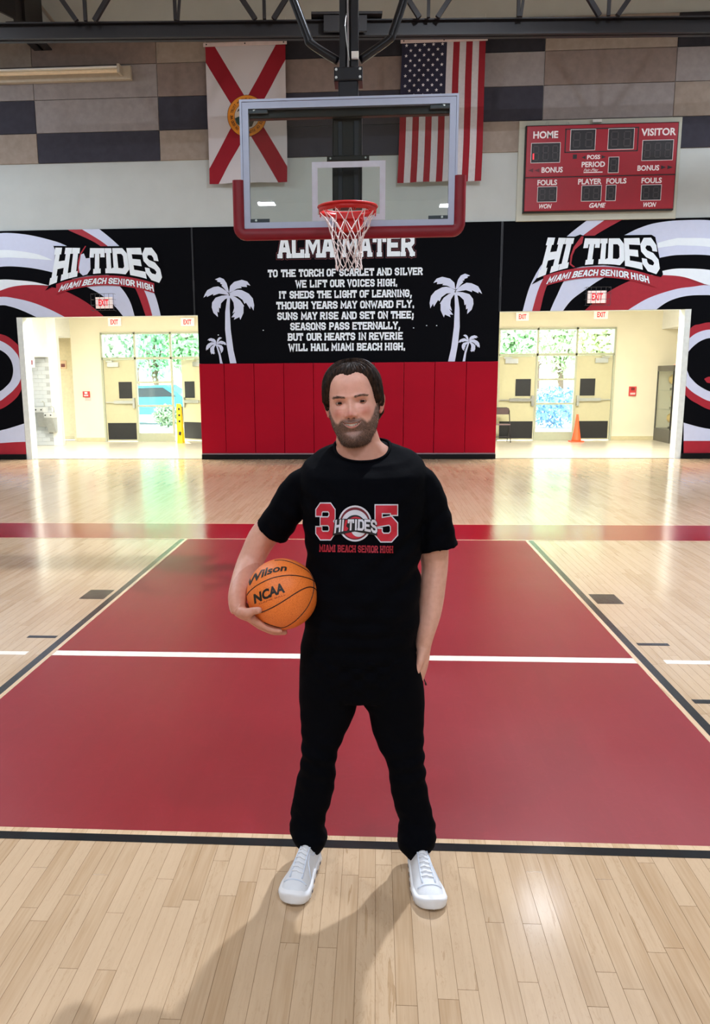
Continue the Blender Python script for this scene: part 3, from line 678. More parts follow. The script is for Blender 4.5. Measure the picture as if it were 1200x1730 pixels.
def song(s_, x0, x1, yb):
    # the line is laid out once as a whole, then every word becomes a piece of its own
    tot = block_text(s_, w=.86, serif=True, space=3.0)[1]; pos = 0; words = s_.split(' ')
    for i, w_ in enumerate(words):
        a = block_text(' '.join(words[:i])+' ', w=.86, space=3.0)[1]+1.55 if i else .0; wd = block_text(w_, w=.86, space=3.0)[1]
        line3(w_, x0+(x1-x0)*(a-.0)/tot, x0+(x1-x0)*(a+wd)/tot, yb+((x0+x1)/2-(x0+(x1-x0)*(a+wd/2)/tot))*0, V_WHT, MY-.002, zfix=(x0, x1)).obj('song_word', V_WHT, mC)
for q_ in SONG: song(*q_)
for grow, m, k_ in ((.55, V_DRD, 1), (.34, V_BLK, 2), (0, V_WHT, 3)):
    line3("ALMA MATER", 224, 945, 168, m, MY-.001*k_-.001, grow, 112, w=.86).obj('title', m, mC)
# ---- palm silhouettes
PALM = [[(575,470),(560,400),(540,330),(500,270),(440,245),(370,275),(410,290),(400,305),(450,320),(450,340),(480,350),(465,365),(500,400),(545,455)],
 [(575,470),(590,370),(650,310),(760,280),(840,305),(885,365),(830,350),(835,385),(745,380),(760,400),(690,410),(620,450)],
 [(575,490),(530,440),(480,405),(420,375),(350,385),(260,430),(225,490),(205,540),(255,505),(255,530),(345,485),(345,510),(430,480),(500,490),(560,500)],
 [(575,480),(640,440),(700,425),(760,430),(860,480),(920,550),(940,650),(930,725),(890,660),(880,705),(820,610),(800,630),(770,570),(700,520),(600,515)],
 [(575,500),(520,505),(470,510),(380,540),(330,610),(325,680),(350,760),(415,820),(405,740),(430,755),(430,680),(450,695),(460,620),(520,560),(575,540)],
 [(575,520),(610,560),(640,610),(650,690),(625,770),(665,740),(610,825),(660,820),(645,860),(725,820),(740,860),(785,760),(785,670),(795,660),(740,580),(670,530),(590,500)]]
TR = [(555,520),(590,520),(585,700),(600,1000),(640,1300),(685,1505),(590,1505),(545,1250),(518,1000),(520,750),(536,620)]
MIR = (at(387, 500, MY)[0]+at(770, 492, MY)[0])/2
for s_ in (0, 1):
    def pm(x, y):
        p = at(320+x/8.57, 440+y/8.57, MY); X = p[0] if s_ == 0 else 2*MIR-p[0]
        return (X, p[2])
    b = MB()
    for k_, q in enumerate(PALM+[TR]): b.poly([(a, MY-.002-.0004*k_, max(c, 1.975)) for a, c in (pm(*v) for v in q)])
    b.obj('palm_silhouette', V_LAV, mC)
    b = MB(); sc_ = .41
    for k_, q in enumerate(PALM):
        b.poly([(a, MY-.002-.0004*k_, c) for a, c in (pm(390-(v[0]-575)*sc_*1.0, 1210+(v[1]-490)*sc_) for v in q)])
    b.poly([(a, MY-.004, max(c, 1.975)) for a, c in (pm(*v) for v in [(385,1225),(405,1225),(450,1350),(482,1505),(445,1505),(430,1380)])])
    b.obj('palm_silhouette', V_LAV, mC)
b = MB()
for x, y in ((445, 558), (524, 558), (699, 554), (721, 550), (738, 550), (369, 566)):
    p = at(x, y, MY); b.box(p[0]-.012, p[0]+.012, MY-.006, MY-.001, p[2]-.008, p[2]+.008)
b.obj('scuff_mark', V_WHT, mC)
# ---------------------------------------------------------------- padded wall: ten crimson pads over a black base
t = thing('wall_padding', (-.4, MY, 0), 'long crimson padded wall behind the man, under the song words', 'wall padding')
M_PAD = mat('pad_vinyl', (160, 4, 32), .5, var=.05, scale=1.2, bump=.35, bscale=7, spec=.12)
px = [OL1]+[at(x, 690, 9.0)[0] for x in (380, 430, 480, 530, 581, 632, 682, 734, 787)]+[OR0]
for a, c in zip(px[:-1], px[1:]):
    rg = random.uniform(-.002, .002)
    MB().bbox(a+.003, c-.003, 9.03+rg, WY, .125, 1.968, .012).obj('pad', M_PAD, t)
MB().bbox(OL1, OR0, 9.0, WY, .0, .10, .008).obj('base_strip', mat('rubber_base', (8, 8, 10), .6, spec=.2), t)
MB().box(OL1, OR0, 9.035, WY, .10, .125).obj('pad_ledge', mat('pad_ledge', (150, 120, 126), .5), t)
for nm_, x0, x1 in (('baseboard_left', -13, OL0-.0), ('baseboard_right', OR1, 13)):
    tag(MB().bbox(x0, x1, 9.02, WY-.026, 0, .11, .008).obj(nm_, mat('rubber_base', (8, 8, 10), .6, spec=.2)), kind='structure')
# ================================================================ scoreboard
t = thing('scoreboard', (4.45, 8.95, 4.7), 'red electric scoreboard with HOME and VISITOR panels on the upper right wall', 'scoreboard')
BK = mat('scoreboard_backer', (196, 198, 184), .7, var=.02)
MB().bbox(2.93, 5.98, 9.03, 9.099, 4.64, 6.46, .01).obj('backer_board', BK, t)
SY = 8.90
def q3(x, y, Y=SY): p = at(870+x/4.138, 180+y/4.138, Y); return p
# board frame of its own: origin bottom left, level; the traced corners give u, v
TL, TRr, BL, BR = q3(85, 150), q3(1125, 122), q3(70, 738), q3(1098, 712)
SX0, SX1, SZ0, SZ1 = 3.06, 5.87, 4.80, 6.33
Ms_r = mat('scoreboard_red', (154, 8, 34), .38, var=.03); Ms_k = mat('scoreboard_black', (24, 22, 26), .5); Ms_w = mat('scoreboard_white', (236, 230, 230), .5); Ms_seg = mat('unlit_segment', (58, 50, 54), .5)
def uv(x, y):   # traced pixel of the crop -> board u, v by bilinear inverse (board is nearly a parallelogram)
    # solve  P = A + u*e1 + v*e2
    A = np.array([70., 738.]); e1 = np.array([1098-70., 712-738.]); e2 = np.array([(85-70+1125-1098)/2., (150-738+122-712)/2.])
    M_ = np.array([e1, e2]).T; return np.linalg.solve(M_, np.array([x, y])-A)
def sb(x, y, Y):
    u, v = uv(x, y); return (SX0+(SX1-SX0)*u, Y, SZ0+(SZ1-SZ0)*v)
MB().bbox(SX0-.02, SX1+.02, SY+.004, 9.03, SZ0-.02, SZ1+.02, .03).obj('cabinet', Ms_k, t)
zm = sb(580, 490, SY)[2]
MB().bbox(SX0, SX1, SY-.004, SY+.02, zm+.008, SZ1, .01).obj('upper_panel', Ms_r, t)
MB().bbox(SX0, SX1, SY-.004, SY+.02, SZ0, zm-.008, .01).obj('lower_panel', Ms_r, t)
def srect(x0, y0, x1, y1):
    a, c = sb(x0, (y0+y1)/2, SY), sb(x1, (y0+y1)/2, SY); d, e = sb((x0+x1)/2, y0, SY), sb((x0+x1)/2, y1, SY)
    return a[0], c[0], e[2], d[2]
def ring_frame(b, x0, x1, z0, z1, w, Y0, Y1):
    b.box(x0, x1, Y0, Y1, z0, z0+w).box(x0, x1, Y0, Y1, z1-w, z1).box(x0, x0+w, Y0, Y1, z0, z1).box(x1-w, x1, Y0, Y1, z0, z1)
SEG = [((.18,.94),(.82,.94)), ((.86,.9),(.86,.54)), ((.86,.46),(.86,.1)), ((.18,.06),(.82,.06)), ((.14,.46),(.14,.1)), ((.14,.9),(.14,.54)), ((.18,.5),(.82,.5))]
def digits(x0, y0, x1, y1, nd, lit=()):
    a, c, z0, z1 = srect(x0, y0, x1, y1)
    d = MB().box(a, c, SY-.008, SY, z0, z1).obj('display', Ms_k, t)
    b = MB(); ring_frame(b, a-.006, c+.006, z0-.006, z1+.006, .008, SY-.011, SY-.004); b.obj('display_border', Ms_w, d)
    hot = MB(); wd = (c-a)/nd; th = .022
    for k in range(nd):
        seg = MB()
        xa, xb = a+wd*k+wd*.14, a+wd*(k+1)-wd*.14; za, zb = z0+(z1-z0)*.1, z1-(z1-z0)*.1
        for si, (p, q) in enumerate(SEG):
            P, Q = (xa+(xb-xa)*p[0], SY-.010, za+(zb-za)*p[1]), (xa+(xb-xa)*q[0], SY-.010, za+(zb-za)*q[1])
            (hot if (k, si) in lit else seg).beam(P, Q, .003 if P[0] == Q[0] else th*.9, th*.9 if P[0] == Q[0] else .003, up=(1, 0, 0) if P[0] == Q[0] else (0, 1, 0)) if False else (hot if (k, si) in lit else seg).box(min(P[0], Q[0])-(th/2 if P[0] == Q[0] else 0), max(P[0], Q[0])+(th/2 if P[0] == Q[0] else 0), SY-.011, SY-.008, min(P[2], Q[2])-(th/2 if P[0] != Q[0] else 0), max(P[2], Q[2])+(th/2 if P[0] != Q[0] else 0))
        seg.obj('digit', Ms_seg, d)
    if hot.V: hot.obj('lit_segment', mat('red_led', (255, 40, 50), .4, emit=2.5), d)
ring = srect(350, 160, 850, 325); b = MB(); ring_frame(b, ring[0], ring[1], ring[2], ring[3], .02, SY-.007, SY-.003); b.obj('clock_surround', Ms_k, t)
digits(388, 172, 556, 312, 2); digits(645, 166, 818, 305, 2); digits(118, 264, 316, 398, 3, lit=[(0, 4)]); digits(878, 244, 1085, 380, 3); digits(650, 360, 718, 466, 1)
digits(163, 566, 295, 670, 2); digits(468, 556, 602, 663, 2); digits(636, 553, 702, 660, 1); digits(878, 550, 1012, 655, 2)
for s_, x0, y0, x1, y1, bo, sh in (("HOME", 132, 182, 303, 232, .03, 0), ("VISITOR", 868, 162, 1103, 213, .03, 0), ("POSS", 503, 344, 592, 374, .03, 0), ("PERIOD", 466, 390, 626, 428, .03, 0), ("BONUS", 190, 428, 336, 467, .03, 0), ("BONUS", 848, 414, 996, 452, .03, 0),
                             ("FOULS", 162, 516, 298, 555, .03, 0), ("PLAYER", 443, 508, 605, 547, .03, 0), ("FOULS", 637, 504, 775, 542, .03, 0), ("FOULS", 878, 500, 1016, 538, .03, 0), ("WON", 174, 685, 262, 718, .03, .3), ("GAME", 522, 676, 636, 710, .03, .3), ("WON", 895, 670, 983, 703, .03, .3), ("Fair-Play", 480, 438, 582, 456, .01, .4)):
    a, c, z0, z1 = srect(x0, y0, x1, y1); b = MB()
    put_sans(b, s_, lambda u, v: (a+(c-a)*u, SY-.0055, z0+(z1-z0)*v), bo, sh); b.obj('lettering', Ms_w, t)
a, c, z0, z1 = srect(480, 460, 610, 467); MB().box(a, c, SY-.0055, SY-.004, z0, z1).obj('lettering', Ms_w, t)
def tri(x0, y0, x1, y1, left):
    a, c, z0, z1 = srect(x0, y0, x1, y1); zz = (z0+z1)/2
    pts = [(a, SY-.006, zz), (c, SY-.006, z0), (c, SY-.006, z1)] if left else [(c, SY-.006, zz), (a, SY-.006, z1), (a, SY-.006, z0)]
    MB().poly(pts).obj('arrow_lamp', Ms_k if not left or x0 > 300 else V_DRD, t)
for q in ((98, 438, 132, 466, True), (140, 438, 176, 466, True), (1008, 415, 1042, 442, False), (1052, 415, 1088, 442, False), (465, 350, 492, 374, True), (602, 346, 632, 370, False)): tri(*q)
a, c, z0, z1 = srect(405, 342, 432, 372); MB().box(a, c, SY-.007, SY-.003, z0, z1).obj('indicator', Ms_k, t)
for x in (230, 370, 825, 958):
    p = sb(x, 132, SY+.03); b = MB(); b.tube([(p[0]+.03*math.cos(k*.5236), p[1], p[2]+.01+.03*math.sin(k*.5236)) for k in range(12)], .005, 6, closed=True); b.obj('eye_bolt', M_STEEL, t)
p = sb(560, 105, SY+.1); MB().box(p[0]-.04, p[0]+.13, 8.98, 9.03, p[2]-.02, p[2]+.03).obj('junction_box', M_WHITE, t)
# ================================================================ flags
def flag(x0, x1, z0, z1, label, matfn, Y=8.93):
    t = thing('flag', ((x0+x1)/2, Y, z1), label, 'flag', 'flags high on the back wall')
    nx, nz = 60, 80; V = []; F = []
    for j in range(nz+1):
        for i in range(nx+1):
            u, v = i/nx, j/nz
            y = Y+.018*math.sin(u*17+v*2)*(1-v)**.6+.012*math.sin(u*9-v*7+1)+.006*math.sin(v*22+u*6)
            V.append((x0+(x1-x0)*u+.012*math.sin(v*5)*(1-v)-.03*(1-v)*(u-.5)*(0), y, z0+(z1-z0)*v+.02*math.sin(u*3.2)*(1-v)*.5))
    for j in range(nz):
        for i in range(nx): F.append((j*(nx+1)+i, j*(nx+1)+i+1, (j+1)*(nx+1)+i+1, (j+1)*(nx+1)+i))
    return t, V, F, nx, nz
def surf(V, nx, nz, u, v, off=.004):
    i = min(nx-1, int(u*nx)); j = min(nz-1, int(v*nz)); a, c = u*nx-i, v*nz-j
    g = lambda I, J: np.array(V[J*(nx+1)+I])
    p = (g(i, j)*(1-a)+g(i+1, j)*a)*(1-c)+(g(i, j+1)*(1-a)+g(i+1, j+1)*a)*c
    return (p[0], p[1]-off, p[2])
def cloth(name, rgb): return mat(name, rgb, .85, var=.05, scale=20, bump=.6, bscale=35, sheen=.2)
C_W, C_R, C_B = cloth('flag_white', (204, 200, 204)), cloth('flag_red', (146, 10, 32)), cloth('flag_navy', (24, 24, 52))
a0_, a1_ = at(345, 78, 8.93), at(484, 76, 8.93); b0_ = at(352, 311, 8.93)
fx0, fx1, fz1, fz0 = a0_[0]+.02, a1_[0]-.02, a0_[2]+.0, b0_[2]
t, V, F, nx, nz = flag(fx0, fx1, fz0, fz1, 'white state flag with a red diagonal cross and round seal, left of the backboard', None)
# saltire painted by the weave: red where the point lies on a diagonal
ms = bpy.data.materials.new('flag_saltire'); ms.use_nodes = True; T = ms.node_tree; bs = T.nodes['Principled BSDF']; bs.inputs['Roughness'].default_value = .85
tcn = T.nodes.new('ShaderNodeTexCoord'); sx = T.nodes.new('ShaderNodeSeparateXYZ'); T.links.new(tcn.outputs['UV'], sx.inputs[0])
def mm(op, a, b2):
    n = T.nodes.new('ShaderNodeMath'); n.operation = op
    for i, v in enumerate((a, b2)):
        if isinstance(v, (int, float)): n.inputs[i].default_value = v
        else: T.links.new(v, n.inputs[i])
    return n.outputs[0]
d1 = mm('LESS_THAN', mm('ABSOLUTE', mm('SUBTRACT', sx.outputs[0], sx.outputs[1]), 0), .115)
d2 = mm('LESS_THAN', mm('ABSOLUTE', mm('SUBTRACT', mm('ADD', sx.outputs[0], sx.outputs[1]), 1), 0), .115)
mxn = T.nodes.new('ShaderNodeMix'); mxn.data_type = 'RGBA'; T.links.new(mm('MAXIMUM', d1, d2), mxn.inputs[0])
mxn.inputs[6].default_value = lin((204, 200, 204))+(1,); mxn.inputs[7].default_value = lin((146, 8, 32))+(1,); T.links.new(mxn.outputs[2], bs.inputs['Base Color'])
nz_ = T.nodes.new('ShaderNodeTexNoise'); nz_.inputs['Scale'].default_value = 14; T.links.new(tcn.outputs['UV'], nz_.inputs['Vector']); bpn = T.nodes.new('ShaderNodeBump'); bpn.inputs['Strength'].default_value = .5; bpn.inputs['Distance'].default_value = .01
T.links.new(nz_.outputs[0], bpn.inputs['Height']); T.links.new(bpn.outputs[0], bs.inputs['Normal'])
o = mesh_obj('cloth', V, F, ms, t, True); ul = o.data.uv_layers.new(name='UVMap')
for lp in o.data.loops: vi = lp.vertex_index; ul.data[lp.index].uv = ((vi % (nx+1))/nx, (vi//(nx+1))/nz)
# seal
su, sv = .5, .49; RA = .30*(fx1-fx0); asp = (fx1-fx0)/(fz1-fz0)
def sp(r, a, off): return surf(V, nx, nz, su+r*math.cos(a)/(fx1-fx0), sv+r*math.sin(a)/(fz1-fz0), off)
def disc(r0, r1, off, m, nm, n=48):
    b = MB()
    for k in range(n):
        p, q = 2*math.pi*k/n, 2*math.pi*(k+1)/n; ns_ = max(1, int((r1-r0)/.03))
        for i_ in range(ns_):
            ra, rb = r0+(r1-r0)*i_/ns_, r0+(r1-r0)*(i_+1)/ns_
            b.poly([sp(ra, p, off), sp(rb, p, off), sp(rb, q, off), sp(ra, q, off)])
    return b.obj(nm, m, t, True)
K_ = 1.62; RA = .235*K_
disc(0, RA, .006, mat('seal_brown', (90, 40, 20), .8), 'seal_edge'); disc(.15*K_, RA-.008, .008, mat('seal_orange', (222, 140, 40), .8), 'seal_ring'); disc(.145*K_, .152*K_, .0095, mat('seal_brown', (90, 40, 20), .8), 'seal_edge')
disc(0, .148*K_, .010, mat('seal_sky', (200, 190, 176), .8), 'seal_field')
def spx(x, z, off): return surf(V, nx, nz, su+K_*x/(fx1-fx0), sv+K_*z/(fz1-fz0), off)
b = MB(); b.poly([spx(x, z, .012) for x, z in [(-.145,-.02),(-.10,0),(-.02,-.03),(.05,-.02),(.05,-.06),(-.02,-.135),(-.08,-.12),(-.13,-.07)]]); b.obj('seal_water', mat('seal_teal', (40, 70, 66), .8), t)
b = MB(); b.poly([spx(x, z, .013) for x, z in [(-.07,.0),(-.055,.0),(-.05,.07),(-.02,.06),(0,.04),(-.03,.085),(-.06,.10),(-.10,.085),(-.12,.05),(-.09,.065),(-.06,.07)]]); b.poly([spx(x, z, .013) for x, z in [(.0,-.13),(.06,-.12),(.09,-.05),(.07,.02),(.03,.03),(.0,-.03)]]); b.obj('seal_palm', mat('seal_green', (70, 60, 50), .8), t)
ring_t = "GREAT SEAL OF THE STATE OF FLORIDA * IN GOD WE TRUST *"; b = MB(); n = len(ring_t)
for i, ch in enumerate(ring_t):
    if ch == ' ': continue
    Vt, Ft, wt = sans(ch, .02); ang = math.radians(118)-2*math.pi*i/n; h = .052; hh = h if ch != '*' else .03
    b.add([sp(.272+v[1]*hh+(0 if ch != '*' else .012), ang-((v[0]-wt/2)*h*.8)/.31, .011) for v in Vt], Ft)
b.obj('seal_lettering', mat('seal_ink', (60, 36, 20), .8), t)
def flag_top(t, x0, x1, z, Y=8.93):
    MB().box(x0-.03, x1+.03, Y-.03, Y-.012, z-.02, z+.045).obj('header_band', mat('header_canvas', (214, 198, 196), .8), t)
    for x in (x0+.03, (x0+x1)/2, x1-.03): MB().tube([(x, Y-.034, z+.015), (x, Y-.028, z+.015)], .014, 10).obj('grommet', M_BLK, t)
    for x in (x0, x1):
        b = MB(); b.tube([(x, Y-.02, z+.04), (x, 9.07, z+.5)], .003, 5); b.obj('hanging_cord', M_WHITE, t)
flag_top(t, fx0, fx1, fz1)
a0_, a1_ = at(678, 72, 8.93), at(823, 70, 8.93); b0_ = at(672, 309, 8.93)
fx0, fx1, fz1, fz0 = a0_[0]+.02, a1_[0]-.02, a0_[2], b0_[2]
t, V, F, nx, nz = flag(fx0, fx1, fz0, fz1, 'stars and stripes flag hung upright, right of the backboard', None)
nx2 = 65; V2 = []; F2 = []; MI = []
for j in range(nz+1):
    for i in range(nx2+1):
        u, v = i/nx2, j/nz; p = surf(V, nx, nz, min(u, .99999), min(v, .99999), 0); V2.append((p[0]-.05*(1-v)*(1-u)-.02*(1-v), p[1], p[2]))
V = V2; nx = nx2
for j in range(nz):
    for i in range(nx):
        F2.append((j*(nx+1)+i, j*(nx+1)+i+1, (j+1)*(nx+1)+i+1, (j+1)*(nx+1)+i))
        MI.append(2 if (i < 35 and j >= 48) else (1 if (i//5) % 2 == 0 else 0))
o = mesh_obj('cloth', V, F2, [C_W, C_R, C_B], t, True); o.data.polygons.foreach_set('material_index', MI)
b = MB()
for r_ in range(11):
    nst = 5 if r_ % 2 == 0 else 4
    for k in range(nst):
        cu_, cv_ = (k+(.5 if nst == 5 else 1.0))/5*35/65, 1-.4*(r_+.6)/11.3
        pts = []
        for m_ in range(10):
            rr = .034 if m_ % 2 == 0 else .014; a = math.pi/2+m_*math.pi/5
            pts.append(surf(V, nx, nz, cu_+rr*math.cos(a)/(fx1-fx0), min(.999, cv_+rr*math.sin(a)/(fz1-fz0)), .005))
        MB().poly(pts).obj('star', mat('star_white', (230, 228, 232), .8), t)
flag_top(t, fx0, fx1, fz1)
# ================================================================ strip light, truss, beam, exit signs
zl = at(110, 120, 8.85)[2]
t = thing('strip_light', (-6, 8.9, zl), 'long pale strip light fixed high on the wall, left of the white flag', 'lamp')
x1_ = at(219, 115, 8.9)[0]
M_ST = mat('strip_housing', (190, 180, 162), .5)
MB().bbox(-8.6, x1_, 8.96, 9.065, zl-.14, zl+.10, .01).obj('housing', M_ST, t)
MB().prism([(-8.6, 8.98, zl+.06), (-8.6, 8.72, zl+.02), (-8.6, 8.72, zl-.0), (-8.6, 8.98, zl-.02)], (x1_-.18+8.6, 0, 0)).obj('reflector', M_WHITE, t)
MB().tube([(-8.58, 8.80, zl-.04), (x1_-.2, 8.80, zl-.04)], .035, 12).obj('tube_lamp', mat('tube_glass', (236, 214, 180), .3), t)
MB().box(x1_-.2, x1_-.15, 8.72, 8.98, zl-.09, zl+.06).obj('end_cap', M_ST, t)
M_TR = mat('truss_paint', (28, 26, 30), .45, var=.1)
TZ = 7.02
def tpt(px_, py_): # point on the truss line at height TZ
    return gz(px_, py_, TZ)
p0, p1 = gz(-20, 52, TZ), gz(1220, 40, TZ); dr = (p1-p0)/np.linalg.norm(p1-p0)
t = thing('roof_truss', (0, float((p0[1]+p1[1])/2), TZ), 'dark steel roof truss crossing the top of the view', 'truss')
A, B_ = p0-dr*5, p1+dr*5
MB().beam(A+[0, 0, .07], B_+[0, 0, .07], .20, .02).beam(A+[0, .0, -.05], B_+[0, .0, -.05], .03, .22).beam(A+[0, 0, -.14], B_+[0, 0, -.14], .2, .02).obj('bottom_chord', M_TR, t)
MB().beam(A+[0, 0, 2.1], B_+[0, 0, 2.1], .16, .16).obj('top_chord', M_TR, t)
nodes = [145, 299, 447, 585, 724, 878, 1028]
for i, nx_ in enumerate(nodes):
    n0 = gz(nx_, 43-nx_*.01, TZ); base = n0+np.array([0, 0, .05])
    if i % 2 == 0:
        for s_ in (-1.15, 1.15):
            MB().beam(base+dr*s_*.12, base+dr*s_*1.35+np.array([0, 0, 2.0]), .07, .07).obj('web_strut', M_TR, t)
        MB().beam(base, base+np.array([0, 0, 2.0]), .05, .05).obj('web_post', M_TR, t)
    else: 
        MB().beam(base-dr*.02, base-dr*.04+np.array([0, 0, 2.0]), .05, .05).obj('web_post', M_TR, t); MB().beam(base+dr*.02, base+dr*.25+np.array([0, 0, 2.0]), .04, .04).obj('web_strut', M_TR, t)
q0, q1 = gz(527, 34, TZ+.12), gz(645, 33, TZ+.12); qq0 = gz(548, 44, TZ); qq1 = gz(620, 44, TZ)
MB().beam(q0+[0, -.1, 0], q1+[0, -.1, 0], .34, .035).beam(qq0+[0, -.14, -.02], qq1+[0, -.14, -.02], .06, .22).obj('mast_bracket', M_TR, t)
bx = at(62, 30, 8.2)
t = thing('steel_beam', (bx[0]-1, 8.3, bx[2]), 'dark steel roof beam end in the top left corner', 'beam')
bz = at(30, 62, 8.2)[2]
MB().box(bx[0]-.35, bx[0], 7.6, 8.9, bz+.0, bz+.03).box(bx[0]-.2, bx[0]-.15, 7.6, 8.9, bz, bz+1.2).obj('flange', M_TR, t)
MB().prism([(bx[0]-2.4, 7.9, bz+1.8), (bx[0]-2.4, 7.9, bz+1.2), (bx[0]-.1, 7.9, bz+.1), (bx[0]-.1, 7.9, bz+.62)], (0, .12, 0)).obj('haunch', M_TR, t)
p0, p1 = at(50, -12, 9.0), at(92, 40, 9.0); t = tag(MB().tube([p0, p1, p1+[.1, .03, -.05]], .035, 8).obj('conduit', mat('galvanised', (170, 160, 150), .4, .5)), 'grey conduit pipe running down behind the truss, top left', 'pipe')
for i, (x, y, p) in enumerate(BAYS):
    rw = 'over the far half of the court' if y > 3 else 'over the basket half' if y > -4 else 'in the first row behind the camera' if y > -12 else 'in the second row behind the camera' if y > -20 else 'in the last row behind the camera'
    sd_ = 'far left' if x < -7 else 'left' if x < 0 else 'right' if x < 7 else 'far right'
    t = thing('high_bay_lamp', (x, y, BAYZ), 'square white high-bay lamp %s, %s' % (rw, sd_), 'lamp', 'high-bay lamps')
    MB().box(x-.34, x+.34, y-.34, y+.34, BAYZ-.03, BAYZ+.12).obj('housing', M_WHITE, t)
    MB().tube([(x, y, BAYZ+.12), (x, y, 9.3)], .015, 6).obj('hanger', M_STEEL, t)
M_EX = mat('exit_face', (244, 226, 220), .5, emit=.35); M_EXR = mat('exit_red', (226, 32, 44), .5, emit=.8)
def exit_sign(px0, py0, px1, py1, Y, label, guard=False):
    a, c = at(px0, py1, Y), at(px1, py0, Y); x0, x1, z0, z1 = a[0], c[0], a[2], c[2]
    t = thing('exit_sign', ((x0+x1)/2, Y, z0), label, 'exit sign', 'exit signs')
    MB().bbox(x0, x1, Y-.02, Y+.04, z0, z1, .008).obj('housing', M_EX, t)
    h = z1-z0; w = x1-x0; b = MB()
    put_sans(b, 'EXIT', lambda u, v: (x0+w*(.2+.6*u), Y-.022, z0+h*(.2+.6*v)), .035); b.obj('lettering', M_EXR, t)
    if guard:
        b = MB(); g0, g1, h0, h1 = x0-.06, x1+.06, z0-.05, z1+.06
        for k in range(4):
            z = h0+(h1-h0)*k/3; b.tube([(g0, 9.06, z), (g0, Y-.10, z), (g1, Y-.10, z), (g1, 9.06, z)], .004, 5)
        for k in range(6):
            x = g0+(g1-g0)*k/5; b.tube([(x, Y-.10, h0), (x, Y-.10, h1)], .004, 5)
        b.obj('wire_guard', mat('guard_wire', (90, 90, 96), .4, .8), t)
exit_sign(162, 502, 189, 521, 9.0, 'lit EXIT sign in a wire guard over the left opening', True)
exit_sign(993, 491, 1025, 512, 9.0, 'lit EXIT sign in a wire guard over the right opening', True)
exit_sign(183, 537, 204, 551, 14.22, 'lobby EXIT sign over the door left of the left glazed panel')
exit_sign(306, 537, 328, 551, 14.22, 'lobby EXIT sign over the half-open door')
exit_sign(872, 528, 894, 542, 14.22, 'lobby EXIT sign over the door beside the folding chair')
exit_sign(1004, 524, 1028, 539, 14.22, 'lobby EXIT sign over the door beside the traffic cone')
# ================================================================ basketball backboard, rim, net, mast
BBY = -1.0
bl, br = at(413, 389, BBY), at(768, 383, BBY); tl, tr = at(403, 170, BBY), at(777, 157, BBY)
bx0, bx1 = (bl[0]+tl[0])/2-.005, (br[0]+tr[0])/2+.005; bz0, bz1 = (bl[2]+br[2])/2-.01, (tl[2]+tr[2])/2
cxb = (bx0+bx1)/2
t = thing('basketball_hoop', (cxb, BBY, bz0), 'basketball hoop on a black ceiling-hung mast, glass backboard with crimson edge padding', 'basketball hoop')
M_ALU = mat('backboard_frame', (176, 188, 212), .35, .2, var=.02)
fw = .052
def frame_ring(b, x0, x1, z0, z1, w, y0, y1):
    b.box(x0, x1, y0, y1, z0, z0+w).box(x0, x1, y0, y1, z1-w, z1).box(x0, x0+w, y0, y1, z0+w, z1-w).box(x1-w, x1, y0, y1, z0+w, z1-w)
b = MB(); frame_ring(b, bx0, bx1, bz0, bz1, .018, BBY-.012, BBY+.05); frame_ring(b, bx0+.02, bx1-.02, bz0+.02, bz1-.02, fw, BBY-.004, BBY+.045); b.obj('frame', M_ALU, t)
MB().box(bx0+.06, bx1-.06, BBY, BBY+.012, bz0+.06, bz1-.06).obj('glass', glass_mat('backboard_glass', (.86, .89, .88), 1.0), t)
sq = [at(527, 274, BBY), at(651, 371, BBY)]
b = MB(); frame_ring(b, sq[0][0], sq[1][0], sq[1][2], sq[0][2], .048, BBY-.003, BBY-.0005); b.obj('target_square', mat('target_white', (206, 214, 230), .4), t)
M_BP = mat('backboard_padding', (128, 6, 30), .45, var=.05, bump=.1, bscale=20)
pt = at(398, 305, BBY)[2]; r_ = .042
path = [(bx0-.028, BBY+.01, pt)]+[(bx0-.028, BBY+.01, bz0+.06)]+[(bx0-.028+.06*(1-math.cos(a)), BBY+.01, bz0+.035-.06*math.sin(a)) for a in np.linspace(.2, math.pi/2, 6)]
path += [(cxb-.2, BBY+.01, bz0-.025), (cxb+.2, BBY+.01, bz0-.025)]+[(2*cxb-p[0], p[1], p[2]) for p in path[::-1]]
b = MB()
for seg in (path,):
    V = []; n = 12; F = []
    for i, p in enumerate(seg):
        q0 = np.array(seg[max(i-1, 0)]); q1 = np.array(seg[min(i+1, len(seg)-1)]); d = (q1-q0)/np.linalg.norm(q1-q0); nrm = np.array([d[2], 0, -d[0]])
        for k in range(n):
            a = 2*math.pi*k/n; ca, sa = math.cos(a), math.sin(a); rr = (abs(ca)**5+abs(sa)**5)**(-.2)
            V.append(np.array(p)+nrm*ca*rr*.047+np.array([0, sa*rr*.038, 0]))
    for i in range(len(seg)-1):
        for k in range(n): F.append((i*n+k, i*n+(k+1) % n, (i+1)*n+(k+1) % n, (i+1)*n+k))
    b.add(V, F+[tuple(range(n))[::-1], tuple((len(seg)-1)*n+k for k in range(n))])
o = b.obj('edge_padding', M_BP, t); shade_auto(o, 50)
for sx_ in (-1, 1):
    for zz, hh in ((bz1-.105, .05), (bz0+.075, .03)):
        xe = cxb+sx_*(bx1-bx0)/2-sx_*.07; a, c = sorted((xe, xe-sx_*.165))
        MB().bbox(a, c, BBY+.014, BBY+.03, zz, zz+hh, .004).obj('corner_bracket', mat('bracket_grey', (96, 100, 108), .4, .5), t)
        MB().tube([(xe-sx_*.05, BBY+.008, zz+hh*.55), (xe-sx_*.05, BBY+.016, zz+hh*.55)], .010, 10).obj('bolt', M_STEEL, t)
